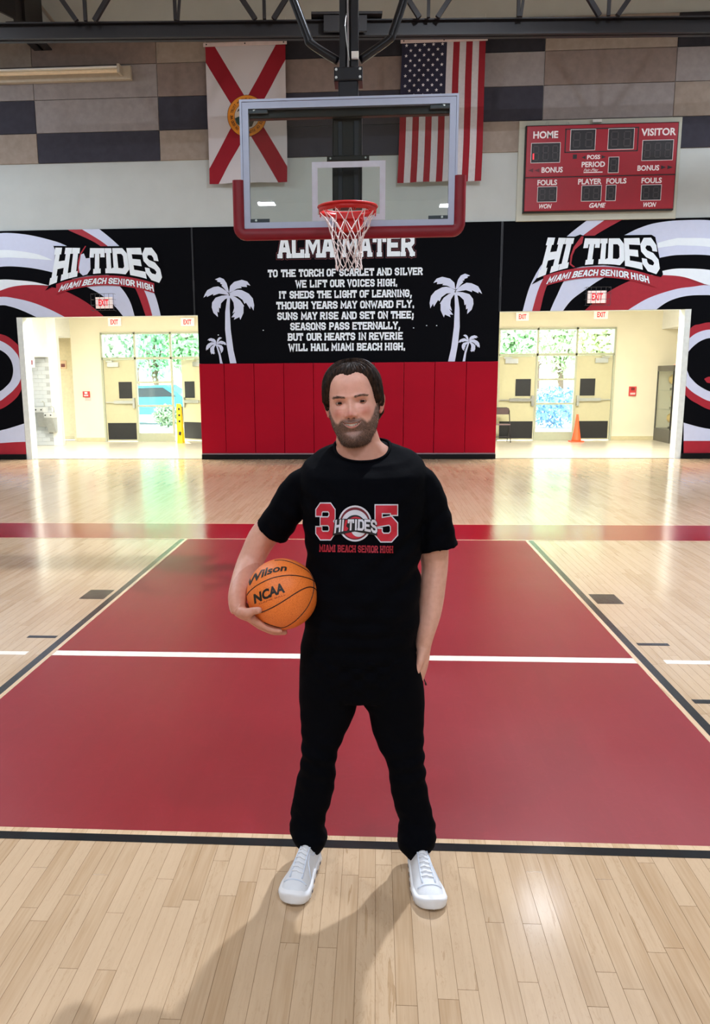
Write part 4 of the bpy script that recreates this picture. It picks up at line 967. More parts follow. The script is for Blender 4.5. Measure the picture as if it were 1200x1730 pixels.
# support structure behind the glass
M_MAST = mat('mast_black', (22, 23, 28), .28, .3, var=.08)
t2 = t
mx_ = at(592, 250, BBY+.2)[0]
MB().bbox(bx0+.07, bx1-.07, BBY+.055, BBY+.12, bz1-.135, bz1-.03, .006).obj('top_rail', M_MAST, t2)
x0, x1 = at(562, 260, BBY+.2)[0], at(612, 260, BBY+.2)[0]
MB().bbox(x0, x1, BBY+.14, BBY+.30, at(590, 352, BBY+.2)[2], bz1-.02, .012).obj('lower_mast', M_MAST, t2)
MB().bbox(x0+.05, x0+.09, BBY+.125, BBY+.15, bz0+.2, bz1-.15, .004).bbox(x1-.07, x1-.03, BBY+.125, BBY+.15, bz0+.2, bz1-.15, .004).obj('mast_channel', mat('channel_dark', (48, 52, 62), .3, .4), t2)
c0_, c1_ = at(553, 266, BBY+.1), at(624, 273, BBY+.1)
MB().bbox(c0_[0], c1_[0], BBY+.05, BBY+.14, c1_[2], c0_[2], .006).obj('cross_plate', M_MAST, t2)
for x in (c0_[0]+.03, c1_[0]-.03): MB().tube([(x, BBY+.04, (c0_[2]+c1_[2])/2), (x, BBY+.052, (c0_[2]+c1_[2])/2)], .008, 8).obj('bolt', M_STEEL, t2)
u0, u1 = at(572, 80, BBY+.2), at(606, 80, BBY+.2); zc0, zc1 = at(590, 143, BBY+.2)[2], at(590, 119, BBY+.2)[2]
MB().bbox(u0[0], u1[0], BBY+.12, BBY+.28, bz1-.05, zc0+.02, .01).obj('middle_mast', M_MAST, t2)
MB().bbox(u0[0]-.035, u1[0]+.035, BBY+.10, BBY+.31, zc0, zc1, .012).obj('clamp', M_MAST, t2)
for i in (0, 1):
    for j in (0, 1):
        x = (u0[0]-.015) if i == 0 else (u1[0]+.015); z = zc0+.025+(zc1-zc0-.05)*j
        MB().tube([(x, BBY+.088, z), (x, BBY+.102, z)], .011, 8).obj('bolt', M_STEEL, t2)
v0, v1 = at(574, 40, BBY+.2)[0], at(606, 40, BBY+.2)[0]; ztop = 8.6
MB().bbox(v0, v0+.055, BBY+.14, BBY+.28, zc1, ztop, .006).bbox(v1-.065, v1, BBY+.14, BBY+.28, zc1, ztop, .006).obj('upper_rails', M_MAST, t2)
MB().bbox(v0+.05, v1-.06, BBY+.2, BBY+.26, zc1, ztop, .004).obj('inner_post', M_MAST, t2)
MB().tube([(v0+.075, BBY+.15, zc1-.02), (v0+.07, BBY+.15, zc1+.5), (v0+.09, BBY+.15, ztop)], .009, 8).obj('cable', mat('grey_cable', (140, 138, 140), .5), t2)
MB().tube([(v0+.085, BBY+.12, zc1+.05), (v0+.06, BBY+.12, zc1+.2), (v0+.05, BBY+.13, zc1+.32), (v0+.06, BBY+.15, zc1+.42)], .004, 6).obj('safety_chain', M_STEEL, t2)
p = at(600, 93, BBY+.1); MB().box(p[0]-.03, p[0]+.03, BBY+.10, BBY+.14, p[2]-.02, p[2]+.03).obj('tag', M_WHITE, t2)
YB = BBY+.3
for pts in ([(493, -8), (519, 60), (527, 75), (572, 104)], [(685, -8), (664, 55), (656, 68), (608, 102)]):
    P3 = crom([at(x, y, YB) for x, y in pts], 6); end = P3[0]
    P3 = [end+(end-P3[1])/np.linalg.norm(end-P3[1])*2.5]+P3
    MB().tube(P3, .036, 12).obj('brace', M_MAST, t2, True)
# rim
RY = BBY-.385; rc = at(587.5, 350, RY); RX, RZ = rc[0], rc[2]; RR = .236
M_RIM = mat('rim_red', (196, 34, 34), .35, .1, var=.05)
MB().tube([(RX+RR*math.cos(a), RY+RR*math.sin(a), RZ) for a in np.linspace(0, 2*math.pi, 64, endpoint=False)], .0095, 10, closed=True).obj('rim', M_RIM, t, True); t = bpy.data.objects['rim']; t['label'] = 'red ring rim'
b = MB(); n = 48; V = []; F = []   # deep flange that hangs under the ring
for i in range(n):
    a = 2*math.pi*i/n; ca, sa = math.cos(a), math.sin(a)
    dz = .045
    V += [(RX+RR*ca, RY+RR*sa, RZ-.004), (RX+(RR-.004)*ca, RY+(RR-.004)*sa, RZ-dz), (RX+(RR-.012)*ca, RY+(RR-.012)*sa, RZ-dz), (RX+(RR-.008)*ca, RY+(RR-.008)*sa, RZ-.004)]
for i in range(n):
    j = (i+1) % n
    for k in range(4): F.append((i*4+k, i*4+(k+1) % 4, j*4+(k+1) % 4, j*4+k))
b.add(V, F); b.obj('flange', M_RIM, t, True)
zb = at(590, 415, BBY-.1)[2]
MB().prism([(RX-.10, RY+.20, RZ-.006), (RX+.10, RY+.20, RZ-.006), (RX+.13, BBY-.03, RZ-.006), (RX-.13, BBY-.03, RZ-.006)], (0, 0, -.045)).obj('neck', M_RIM, t)
MB().bbox(RX-.10, RX+.12, BBY-.13, BBY-.045, bz0-.03, RZ-.02, .02).obj('breakaway_housing', M_RIM, t)
p = at(594, 377, BBY-.09); MB().box(p[0]-.028, p[0]+.028, BBY-.094, BBY-.09, p[2]-.045, p[2]+.035).obj('sticker', mat('pink_sticker', (236, 176, 186), .5), t)
for i in range(12):
    a = 2*math.pi*(i+.5)/12; b = MB(); c3 = np.array([RX+(RR-.004)*math.cos(a), RY+(RR-.004)*math.sin(a), RZ-.05])
    b.tube([c3+[.01*math.cos(q)*-math.sin(a), .01*math.cos(q)*math.cos(a), .012*math.sin(q)] for q in np.linspace(0, 2*math.pi, 8, endpoint=False)], .003, 5, closed=True); b.obj('net_hook', M_RIM, t)
# net: twelve loops, diamonds closing downwards
M_NET = mat('net_cord', (226, 214, 212), .7, var=.08, scale=60)
prof = [(RR-.006, -.04), (.168, -.145), (.132, -.22), (.116, -.29), (.107, -.36), (.104, -.43), (.108, -.485)]
nb = MB(); rg = random.Random(3)
node = []
for lv, (r0, z0) in enumerate(prof):
    ring_ = []
    for i in range(12):
        a = 2*math.pi*(i+.5*(lv % 2)+.25)/12
        j_ = .010 if 0 < lv < 6 else .004
        ring_.append(np.array([RX+r0*math.cos(a)+rg.uniform(-j_, j_)+(.012*lv/6), RY+r0*math.sin(a)+rg.uniform(-j_, j_), RZ+z0+rg.uniform(-j_, j_)]))
    node.append(ring_)
for lv in range(6):
    for i in range(12):
        for q in ((i, i), (i, (i-1) % 12)) if lv % 2 == 0 else ((i, i), (i, (i+1) % 12)):
            A, B_ = node[lv][q[0]], node[lv+1][q[1]]; m_ = (A+B_)/2; out = m_-np.array([RX, RY, m_[2]]); out /= np.linalg.norm(out)+1e-9
            sag = .012 if lv == 0 else -.004
            nb.tube([A, m_-out*sag, B_], .0036, 5, cap=False)
    if lv:
        for i in range(12): nb.tube([node[lv][i]+[0, 0, .009], node[lv][i]-[0, 0, .009]], .0066, 6)
tag(nb.obj('net', M_NET, t, True), kind='stuff')
# ================================================================ lobby furniture
M_CH = mat('chair_metal', (44, 38, 40), .4, .4)
FY = 13.75
p = at(840, 742, FY); hx = at(861, 742, FY)[0]; cw = .46; cx0 = hx-cw
t = thing('folding_chair', (hx-cw/2, FY, 0), 'dark folding chair beside the red pads in the right lobby', 'chair')
def lc(x, y, z): return (cx0+x, FY+y, z)
for s_ in (0, 1):
    x = 0.01+s_*(cw-.02)
    MB().tube([lc(x, -.27, 0), lc(x, -.02, .46), lc(x, .12, .80)]+([]), .011, 8).obj('leg', M_CH, t, True)
    MB().tube([lc(x+(.02 if s_ == 0 else -.02), .22, 0), lc(x+(.02 if s_ == 0 else -.02), -.17, .45)], .011, 8).obj('leg', M_CH, t, True)
MB().tube([lc(.01, .12, .79), lc(.03, .125, .85), lc(.08, .13, .87), lc(cw-.08, .13, .87), lc(cw-.03, .125, .85), lc(cw-.01, .12, .79)], .011, 8).obj('top_rail', M_CH, t, True)
MB().bbox(cx0+.02, cx0+cw-.02, FY+.105, FY+.12, .70, .86, .006).obj('backrest', mat('chair_back', (92, 74, 74), .4), t)
MB().prism([lc(.02, -.22, .44), lc(cw-.02, -.22, .44), lc(cw-.03, .16, .43), lc(.03, .16, .43)], (0, 0, .03)).obj('seat', mat('chair_seat', (120, 96, 98), .5), t)
for y_ in (-.22, .16): MB().tube([lc(.02, y_, .14 if y_ < 0 else .12), lc(cw-.02, y_, .14 if y_ < 0 else .12)], .008, 6).obj('stretcher', M_CH, t)
def cone(px_, pyb, Y, h, label, col, tip=None, zb_=0., w=1.):
    x = at(px_, pyb, Y)[0]
    t = thing('traffic_cone', (x, Y, zb_), label, 'traffic cone')
    m = mat('cone_'+str(col), col, .5, var=.05)
    MB().bbox(x-.17*w, x+.17*w, Y-.17*w, Y+.17*w, zb_, zb_+.025, .01).obj('base', m, t)
    MB().lathe([(.125*w, .02), (.115*w, .06), (.07*w, h*.5), (.034*w, h*.9), (.028*w, h), (.018*w, h)], (x, Y, zb_), 20).obj('cone_body', m, t, True)
    if tip: MB().lathe([(.036*w, h*.88), (.03*w, h), (.02*w, h+.01)], (x, Y, zb_), 16).obj('tip_band', tip, t, True)
    return t
cone(974, 741, 13.7, .70, 'bright orange traffic cone standing by the right lobby doors', (246, 96, 48))
# trophy cabinets along the right side of the lobby
M_CAB = mat('cabinet_charcoal', (84, 82, 76), .45, var=.03)
GL = glass_mat('cabinet_glass', (.96, .98, .97), .25)
zt = at(1116, 618, 14.1)[2]; zbx = at(1112, 723, 14.1)[2]
def cabinet(y0, y1, label):
    x0, x1 = 7.50, 8.02
    t = thing('display_cabinet', (x0, (y0+y1)/2, 0), label, 'display cabinet', 'trophy cabinets in the right lobby')
    MB().box(x0, x1, y0, y1, 0, zbx).obj('plinth', M_CAB, t)
    MB().box(x0, x1, y0, y1, zt-.14, zt).obj('canopy', M_CAB, t)
    for yy in (y0, y1-.035):
        for xx in (x0, x1-.03): MB().box(xx, xx+.03, yy, yy+.035, zbx, zt-.14).obj('corner_post', M_BLK if xx == x0 and yy == y0 else M_CAB, t)
    MB().box(x0+.004, x0+.01, y0+.035, y1-.035, zbx, zt-.14).obj('glass_door', GL, t)
    MB().box(x0+.03, x1-.03, y0+.006, y0+.012, zbx, zt-.14).obj('side_glass', GL, t)
    for k in (1, 2): MB().box(x0+.02, x1-.02, y0+.03, y1-.03, zbx+(zt-.14-zbx)*k/3, zbx+(zt-.14-zbx)*k/3+.01).obj('shelf', GL, t)
    MB().box(x1-.02, x1, y0, y1, zbx, zt-.14).obj('back_panel', M_WHITE, t)
    return [zbx+.005, zbx+(zt-.14-zbx)/3+.012, zbx+(zt-.14-zbx)*2/3+.012]
M_GOLD = mat('trophy_gold', (206, 172, 96), .35, .6)
def trophy(x, y, z, kind, label):
    t = thing('trophy' if kind < 2 else 'framed_picture', (x, y, z), label, 'trophy' if kind < 2 else 'picture', 'items in the trophy cabinets')
    if kind == 0:
        MB().lathe([(.07, 0), (.07, .05), (.03, .06), (.02, .12), (.04, .15)], (x, y, z), 16).obj('stand', M_BLK, t); MB().lathe([(.02, .14), (.08, .17), (.115, .24), (.11, .32), (.06, .38), (.01, .40)], (x, y, z), 18).obj('ball_cup', M_GOLD, t, True)
    elif kind == 1:
        MB().box(x-.06, x+.06, y-.08, y+.08, z, z+.06).obj('base', M_BLK, t); MB().lathe([(.02, .06), (.015, .16), (.07, .24), (.08, .33), (.075, .33), (.02, .22)], (x, y, z), 16).obj('cup', M_GOLD, t, True)
    else:
        MB().box(x-.015, x, y-.14, y+.14, z, z+.38).obj('frame', M_CAB, t); MB().box(x-.02, x-.015, y-.12, y+.12, z+.02, z+.36).obj('print', mat('pink_print', (206, 170, 170), .6), t)
Z3 = cabinet(13.05, 14.26, 'left dark glazed display cabinet holding gold trophies, nearer the lobby doors')
trophy(7.74, 13.7, Z3[0], 0, 'gold ball trophy on the bottom of the left display cabinet'); trophy(7.74, 13.65, Z3[1], 1, 'small gold cup on the middle shelf of the left display cabinet'); trophy(7.74, 13.75, Z3[2], 0, 'gold ball trophy on the top shelf of the left display cabinet')
Z3 = cabinet(11.8, 12.98, 'right dark glazed display cabinet, partly hidden by the white door jamb')
trophy(7.76, 12.6, Z3[0], 0, 'gold ball trophy at the bottom of the right display cabinet'); trophy(7.76, 12.65, Z3[1], 1, 'small gold cup on the middle shelf of the right display cabinet'); trophy(7.80, 12.6, Z3[2], 2, 'pink framed picture on the top shelf of the right display cabinet')
cx2 = at(1152, 600, 13.0)[0]
cone(1154, 600, 12.7, .62, 'faded pink traffic cone with dark tip on top of the display cabinets', (214, 160, 140), M_CAB, zt, .85)
# yellow wet floor sign / caution board
x = at(305, 745, 13.6)[0]; t = thing('caution_board', (x, 13.6, 0), 'tall yellow caution board standing by the half-open left lobby door', 'caution sign')
M_Y = mat('caution_yellow', (246, 208, 30), .45)
zt_ = at(300, 682, 13.6)[2]
MB().prism([(x-.07, 13.52, 0), (x+.07, 13.52, 0), (x+.035, 13.60, zt_), (x-.075, 13.60, zt_)], (0, .03, 0)).obj('front_panel', M_Y, t)
MB().prism([(x-.07, 13.72, 0), (x+.09, 13.72, 0), (x+.05, 13.635, zt_-.02), (x-.06, 13.635, zt_-.02)], (0, .02, 0)).obj('rear_panel', M_Y, t)
MB().tube([(x+.01, 13.515, .22), (x+.012, 13.53, .30)], .03, 12).obj('handle_slot', M_BLK, t)
b = MB()
for k in range(3): b.box(x-.02, x+.025, 13.545, 13.56, .55+.16*k, .60+.16*k)
b.obj('markings', M_BLK, t)
# small wall fittings
def fitting(name, px0, py0, px1, py1, Y, rgb, label, cat, inner=None, group=None, depth=.05, rot=None):
    a, c = at(px0, py1, Y), at(px1, py0, Y)
    t = thing(name, ((a[0]+c[0])/2, Y, a[2]), label, cat, group)
    MB().bbox(a[0], c[0], Y-depth, Y, a[2], c[2], .01).obj('case', mat(name+'_case', rgb, .45), t)
    if inner:
        w, h = c[0]-a[0], c[2]-a[2]
        for (u0, v0, u1, v1, rgb2) in inner: MB().box(a[0]+w*u0, a[0]+w*u1, Y-depth-.006, Y-depth, a[2]+h*v0, a[2]+h*v1).obj('face_mark', mat(name+str(rgb2), rgb2, .5), t)
fitting('fire_alarm', 141, 661, 152, 671, DY, (206, 60, 60), 'small red alarm pull station on the cream wall left of the left lobby doors', 'alarm', [(.2, .2, .8, .4, (240, 220, 220)), (.3, .55, .7, .9, (240, 225, 225))], 'alarm boxes')
fitting('notice_label', 144, 671, 154, 677, DY, (230, 190, 180), 'small pale notice under the left alarm box', 'notice', None, None, .01)
fitting('fire_alarm', 1062, 653, 1075, 669, DY, (200, 70, 70), 'small red alarm pull station on the cream wall between doors and display cabinet', 'alarm', [(.15, .15, .85, .35, (236, 200, 200)), (.25, .6, .75, .9, (120, 30, 30))], 'alarm boxes')
fitting('room_sign', 101, 609, 112, 623, 15.0, (226, 190, 150), 'square framed room sign on the shaded corridor wall', 'sign', [(.25, .2, .8, .6, (130, 70, 60))], None, .02)
fitting('notice_plate', 48, 603, 58, 621, 12.03, (244, 232, 230), 'rounded white notice beside the drinking fountain niche', 'sign', [(.15, .25, .75, .7, (130, 60, 70))], None, .02)
M_FT = mat('fountain_steel', (214, 216, 216), .3, .5)
def fountain(pxc, pyt, label, w=.34):
    p = at(pxc, pyt, 12.75); x, z = p[0], p[2]
    t = thing('drinking_fountain', (x, 12.9, z), label, 'drinking fountain', 'drinking fountains in the niche')
    MB().bbox(x-w/2, x+w/2, 12.60, 12.91, z-.13, z, .02).obj('basin', M_FT, t)
    MB().prism([(x-w*.42, 12.60, z-.13), (x-w*.42, 12.91, z-.13), (x-w*.42, 12.91, z-.5), (x-w*.42, 12.80, z-.5)], (w*.84, 0, 0)).obj('shroud', mat('fountain_shroud', (170, 174, 176), .35, .5), t)
    for s_ in (-.07, .07): MB().tube([(x+s_, 12.57, z-.06), (x+s_, 12.585, z-.06)], .018, 10).obj('push_button', M_BLK, t)
    MB().tube([(x+.08, 12.8, z), (x+.08, 12.8, z+.12), (x+.05, 12.75, z+.15), (x+.02, 12.72, z+.12)], .012, 8).obj('spout', M_STEEL, t, True)
fountain(69, 688, 'higher left drinking fountain in the tiled niche', .26); fountain(85, 697, 'lower right drinking fountain in the tiled niche', .24)
# ================================================================ the man
def remesh(mb, voxel, smooth=8, fac=.5):
    me = bpy.data.meshes.new('tmp'); me.from_pydata(mb.V, [], mb.F); me.validate()
    bm = bmesh.new(); bm.from_mesh(me); bmesh.ops.recalc_face_normals(bm, faces=bm.faces); bm.to_mesh(me); bm.free()
    o = bpy.data.objects.new('tmp', me); COL.objects.link(o)
    r = o.modifiers.new('r', 'REMESH'); r.mode = 'VOXEL'; r.voxel_size = voxel
    if smooth: s = o.modifiers.new('s', 'SMOOTH'); s.factor = fac; s.iterations = smooth
    dg = bpy.context.evaluated_depsgraph_get(); dg.update()
    m2 = o.evaluated_get(dg).to_mesh()
    V = np.zeros(len(m2.vertices)*3); m2.vertices.foreach_get('co', V); V = V.reshape(-1, 3)
    F = [tuple(p.vertices) for p in m2.polygons]
    N = np.zeros(len(m2.vertices)*3); m2.vertices.foreach_get('normal', N); N = N.reshape(-1, 3)
    o.evaluated_get(dg).to_mesh_clear(); bpy.data.objects.remove(o); bpy.data.meshes.remove(me)
    return V, F, N
def loft(mb, rings, n=40, pw=2.3, cap=True):
    """rings: (cx, cy, cz, half width, front depth, back depth, tilt in y, tilt in x)"""
    V = []; e = 2/pw
    for R_ in rings:
        cx, cy, cz, w, fd, bd = R_[:6]; ty = R_[6] if len(R_) > 6 else 0; tx = R_[7] if len(R_) > 7 else 0
        for k in range(n):
            a = 2*math.pi*k/n; s, c = math.sin(a), math.cos(a)
            dx = w*math.copysign(abs(s)**e, s); dy = -(fd if c > 0 else bd)*math.copysign(abs(c)**e, c)
            V.append((cx+dx, cy+dy, cz+(ty if dy < 0 else .3*ty)*dy+tx*dx))
    F = []
    for i in range(len(rings)-1):
        for k in range(n): F.append((i*n+k, i*n+(k+1) % n, (i+1)*n+(k+1) % n, (i+1)*n+k))
    if cap: F += [tuple(range(n))[::-1], tuple((len(rings)-1)*n+k for k in range(n))]
    mb.add(V, F)
def interp_rows(rows, step=8):
    rows = np.array(rows, float); ys = np.arange(rows[0, 0], rows[-1, 0]+.1, step)
    return [[y]+[np.interp(y, rows[:, 0], rows[:, j]) for j in range(1, rows.shape[1])] for y in ys]
PY = -5.95
t = thing('person', (.17, PY, 0), 'bearded man in black T-shirt, black joggers and white sneakers, basketball under one arm', 'person')
person = t
# --- shirt
M_SH = mat('shirt_black', (4, 5, 10), .85, var=.12, scale=6, bump=.35, bscale=34, spec=.06)
rows = [ # py, xl, xr, Y, front, back
 (762, 536, 697, -5.93, .093, .080), (771, 524, 709, -5.93, .104, .090), (781, 514, 717, -5.935, .114, .100), (795, 508, 721, -5.94, .124, .108), (810, 507, 722, -5.94, .130, .112), (835, 509, 722, -5.945, .136, .118),
 (870, 512, 716, -5.95, .137, .115), (900, 514, 711, -5.955, .134, .108), (950, 519, 709, -5.96, .138, .102), (1000, 519, 710, -5.965, .146, .105), (1040, 517, 709, -5.96, .145, .11), (1080, 511, 704, -5.955, .138, .115), (1112, 507, 704, -5.95, .134, .12)]
def ring_px(py, xl, xr, Y, f, b, ty=0, tx=0):
    a, c = at(xl, py, Y), at(xr, py, Y); return ((a[0]+c[0])/2, Y, (a[2]+c[2])/2, (c[0]-a[0])/2, f, b, ty, tx)
sb_ = MB()
col = ring_px(751, 566, 659, -5.925, .080, .075, .60)
rr = [col]
r1 = ring_px(756, 551, 676, -5.93, .087, .077, .56); rr.append(r1)
for R_ in interp_rows(rows, 6):
    k_ = max(0, (805-R_[0])/43); rr.append(ring_px(*R_, .42*min(1, k_)))
loft(sb_, rr, 48, 2.35)
def limb(mb, pts, n=20, step=5):
    P3 = [np.r_[at(p[0], p[1], p[2]), p[3]] for p in pts]; C_ = crom(P3, step)
    mb.tube([c[:3] for c in C_], [c[3] for c in C_], n)
limb(sb_, [(545, 812, -5.93, .045), (520, 817, -5.93, .056), (501, 832, -5.92, .0565), (482, 865, -5.91, .0585), (460, 897.5, -5.89, .0595)], 28)
limb(sb_, [(680, 812, -5.93, .045), (706, 815, -5.93, .056), (722, 838, -5.93, .056), (733, 880, -5.93, .0575), (741, 925, -5.925, .065)], 28)
V, F, N = remesh(sb_, .0055, 7)
z = V[:, 2]; x = V[:, 0]; y = V[:, 1]
armL = at(511, 872, -5.94); armR = at(707, 900, -5.94)
def fold(cx, cz, ang, wl, amp, rad):
    d = (x-cx)*math.cos(ang)+(z-cz)*math.sin(ang); r_ = np.hypot(x-cx, z-cz)
    return amp*np.sin(d/wl*2*math.pi)*np.exp(-(r_/rad)**2)
disp = fold(armL[0], armL[2]-.03, 1.0, .055, .0030, .13)+fold(armR[0], armR[2]-.03, 2.2, .05, .0032, .15)+fold(.3, 1.05, 2.3, .09, .0035, .25)+fold(.05, .98, .8, .10, .0030, .22)+fold(.17, .88, 1.57, .05, .003, .14)
disp += .0012*np.sin(x*70+z*35)*np.sin(z*48-x*20)
V = V+N*disp[:, None]
shirt = mesh_obj('t_shirt', V, F, M_SH, t, True)
shirt_bvh = BVHTree.FromPolygons([tuple(v) for v in V], F)
b = MB(); pts = []
for k in range(40):
    a = 2*math.pi*k/40; R_ = col; e = 2/2.35; s, c = math.sin(a), math.cos(a)
    dx = (R_[3]+.001)*math.copysign(abs(s)**e, s); dy = -(R_[4] if c > 0 else R_[5])*math.copysign(abs(c)**e, c); pts.append((R_[0]+dx, R_[1]+dy, R_[2]+(.60 if dy < 0 else .18)*dy+.001))
b.tube(pts, .0046, 8, closed=True); b.obj('collar', M_SH, shirt, True)
# hem line and cuffs
# --- print on the chest: projected along the sight lines on to the cloth once, stored as geometry on the shirt
def hitS(px, py, off):
    d = ray(px, py); d = d/np.linalg.norm(d)
    h = shirt_bvh.ray_cast(Vector(CAM), Vector(d), 5)
    p = np.array(h[0]) if h[0] is not None else at(px, py, -6.08)
    return tuple(p-d*off)
def print_polys(polys, fn, off, m, nm, sub=3.5, par=None):
    b = MB()
    for qi, q in enumerate(polys):
        q = [np.array(fn(*v)) for v in q]; o_ = off+(qi % 12)*3e-5
        if len(q) == 4:
            a, bb, c, d = q
            k1 = max(1, int(max(np.linalg.norm(bb-a), np.linalg.norm(c-d))/sub)+1); k2 = max(1, int(max(np.linalg.norm(d-a), np.linalg.norm(c-bb))/sub)+1)
            k1, k2 = min(k1, 24), min(k2, 24)
            g = [[(a*(1-i/k1)+bb*i/k1)*(1-j/k2)+(d*(1-i/k1)+c*i/k1)*j/k2 for i in range(k1+1)] for j in range(k2+1)]
            for j in range(k2):
                for i in range(k1): b.poly([hitS(*g[j][i], o_), hitS(*g[j][i+1], o_), hitS(*g[j+1][i+1], o_), hitS(*g[j+1][i], o_)])
        else: b.poly([hitS(*v, o_) for v in q])
    b.obj(nm, m, par or shirt)
M_PR, M_PW, M_PK, M_PM = mat('print_red', (196, 28, 52), .6), mat('print_white', (214, 214, 226), .6), mat('print_black', (14, 14, 22), .6), mat('print_maroon', (110, 22, 40), .6)
def txt_map(x0, x1, y0, y1, wd, sl=0., dy=None):
    def f(a, c):
        X = x0+(x1-x0)*a/wd; v = (c+.6)/7.2
        return (X, y1+(y0-y1)*v+sl*(X-x0)+(dy(X) if dy else 0))
    return f
for ch, x0, x1, y0, y1 in (('3', 535.5, 564.5, 852.5, 909.5), ('5', 636, 670, 855.5, 913)):
    for grow, m, off in ((.26, M_PW, .0012), (0, M_PR, .0020)):
        pol, wd = block_text(ch, w=.80, grow=grow, serif=False, gap=0)
        print_polys(pol, txt_map(x0, x1, y0, y1, wd), off, m, 'chest_number')
def annulus(r0, r1, cx, cy, off, m, a0=0, a1=360, ex=1., nm='chest_emblem', cx2=None, cy2=None, n=40):
    P_ = []
    cx2 = cx if cx2 is None else cx2; cy2 = cy if cy2 is None else cy2
    for k in range(n):
        p, q = [math.radians(a0+(a1-a0)*j/n) for j in (k, k+1)]
        P_.append([(cx2+r0*ex*math.cos(p), cy2+r0*math.sin(p)), (cx+r1*ex*math.cos(p), cy+r1*math.sin(p)), (cx+r1*ex*math.cos(q), cy+r1*math.sin(q)), (cx2+r0*ex*math.cos(q), cy2+r0*math.sin(q))])
    print_polys(P_, lambda a, c: (a, c), off, m, nm, 6)
annulus(27.5, 30.5, 600, 884.5, .0014, M_PW, ex=.93); annulus(0.1, 27.5, 600, 884.5, .0010, M_PM, ex=.93)
annulus(19, 25.5, 600, 887, .0022, M_PW, 195, 345, .93, cx2=600, cy2=892)
annulus(14, 20, 600, 890, .0026, M_PK, 185, 355, .93, cx2=602, cy2=893)
annulus(8, 17, 601, 890, .0030, M_PR, 180, 330, .93, cx2=606, cy2=893)
annulus(5, 12, 604, 891, .0034, M_PW, 200, 400, .93, cx2=606, cy2=889)
annulus(8, 24, 600, 886, .0022, M_PR, 20, 160, .93, cx2=604, cy2=888)
annulus(6, 14, 606, 893, .0030, M_PW, 20, 160, .93, cx2=606, cy2=890)
print_polys([[(566, 877), (600, 876), (600, 898), (562, 905)], [(600, 876), (633, 878), (638, 905), (600, 898)]], lambda a, c: (a, c), .0040, M_PK, 'chest_banner')
arc = lambda X: .0045*(X-600)**2-1.5
for grow, m, off in ((.28, M_PK, .0044), (0, M_PW, .0050)):
    for w_, x0, x1 in (('HI', 566, 582), ('TIDES', 588, 637)):
        pol, wd = block_text(w_, w=.78, grow=grow, serif=False, gap=1.2)
        def f(a, c, x0=x0, x1=x1, wd=wd):
            X = x0+(x1-x0)*a/wd; v = (c+.6)/7.2; return (X+2.0*(v-.5)*(1-(X-566)/72*1.6), 897+arc(X)-(19+arc(X)*.8)*v)
        print_polys(pol, f, off, m, 'chest_banner_letters')
print_polys([[(580.5, 893), (584, 878), (588, 879), (585, 889), (589, 893), (586, 897), (581, 897)]], lambda a, c: (a, c), .0046, M_PR, 'chest_wave')
pol, wd = block_text('MIAMI BEACH SENIOR HIGH', w=.66, serif=True, grow=.1, space=3.2); print_polys(pol, txt_map(540, 664, 920.5, 932, wd, .018), .0012, M_PR, 'chest_lettering', 6)
pol, wd = block_text('MIAMI BEACH SENIOR HIGH', w=.26, serif=False, space=3.2); print_polys(pol, txt_map(540, 664, 920.5, 932, wd, .018), .0017, M_PM, 'chest_lettering', 6)
# --- trousers
M_TRS = mat('joggers_black', (4, 5, 10), .85, var=.12, scale=6, bump=.4, bscale=28, spec=.06)
tb = MB()
loft(tb, [ring_px(*r) for r in interp_rows([(1075, 514, 700, -5.955, .125, .115), (1100, 508, 705, -5.955, .13, .125), (1134, 506, 714, -5.95, .125, .13), (1155, 505.5, 716, -5.95, .112, .105), (1168, 506, 717, -5.955, .10, .075), (1178, 512, 711, -5.965, .08, .04)], 6)], 40, 2.5)
legL = [(1130, 507, 606, -5.955, .105, .12), (1165, 505.5, 606, -5.955, .10, .105), (1185, 506, 605, -5.955, .095, .09), (1200, 507, 601, -5.955, .096, .106), (1236, 509.5, 585, -5.96, .09, .095), (1272, 510, 569.5, -5.965, .082, .085), (1292, 508, 567.5, -5.96, .08, .082), (1316, 502, 567, -5.955, .077, .085), (1345, 496, 562, -5.945, .072, .09), (1375, 491.5, 552, -5.935, .068, .088), (1392, 490.5, 548, -5.93, .068, .085), (1402, 490, 550, -5.93, .070, .084), (1411, 492, 553.5, -5.93, .070, .082), (1418, 497, 553.5, -5.93, .066, .074), (1424, 500, 551, -5.93, .060, .066), (1430, 508, 547, -5.93, .052, .056), (1436, 512, 543, -5.93, .048, .05)]
legR = [(1130, 606, 713, -5.955, .105, .12), (1165, 608, 717, -5.955, .10, .105), (1185, 610, 718, -5.955, .095, .09), (1200, 622, 717.5, -5.955, .096, .106), (1236, 629.5, 716.5, -5.96, .09, .095), (1264, 640, 716, -5.965, .084, .087), (1288, 654, 718, -5.96, .08, .082), (1316, 658, 720, -5.955, .077, .085), (1336, 660, 723, -5.95, .073, .088), (1360, 666, 728, -5.945, .070, .09), (1384, 674, 733.5, -5.94, .068, .088), (1400, 673, 737, -5.94, .070, .085), (1414, 671.5, 738, -5.94, .072, .084), (1424, 672, 735, -5.94, .068, .076), (1431, 674, 730, -5.94, .060, .066), (1438, 681, 727, -5.94, .052, .056), (1447, 690, 724, -5.94, .048, .05)]
KF = lambda a_: 1-.27*min(1, max(0, (a_-1165)/70))*(1-min(1, max(0, (a_-1385)/25)))
for lg in (legL, legR):
    lg2 = [(a_, b_, c_, y_, f_*KF(a_), g_*KF(a_)) for a_, b_, c_, y_, f_, g_ in lg]
    loft(tb, [ring_px(*r) for r in interp_rows(lg2, 4)], 36, 2.15)
V, F, N = remesh(tb, .0055, 5)
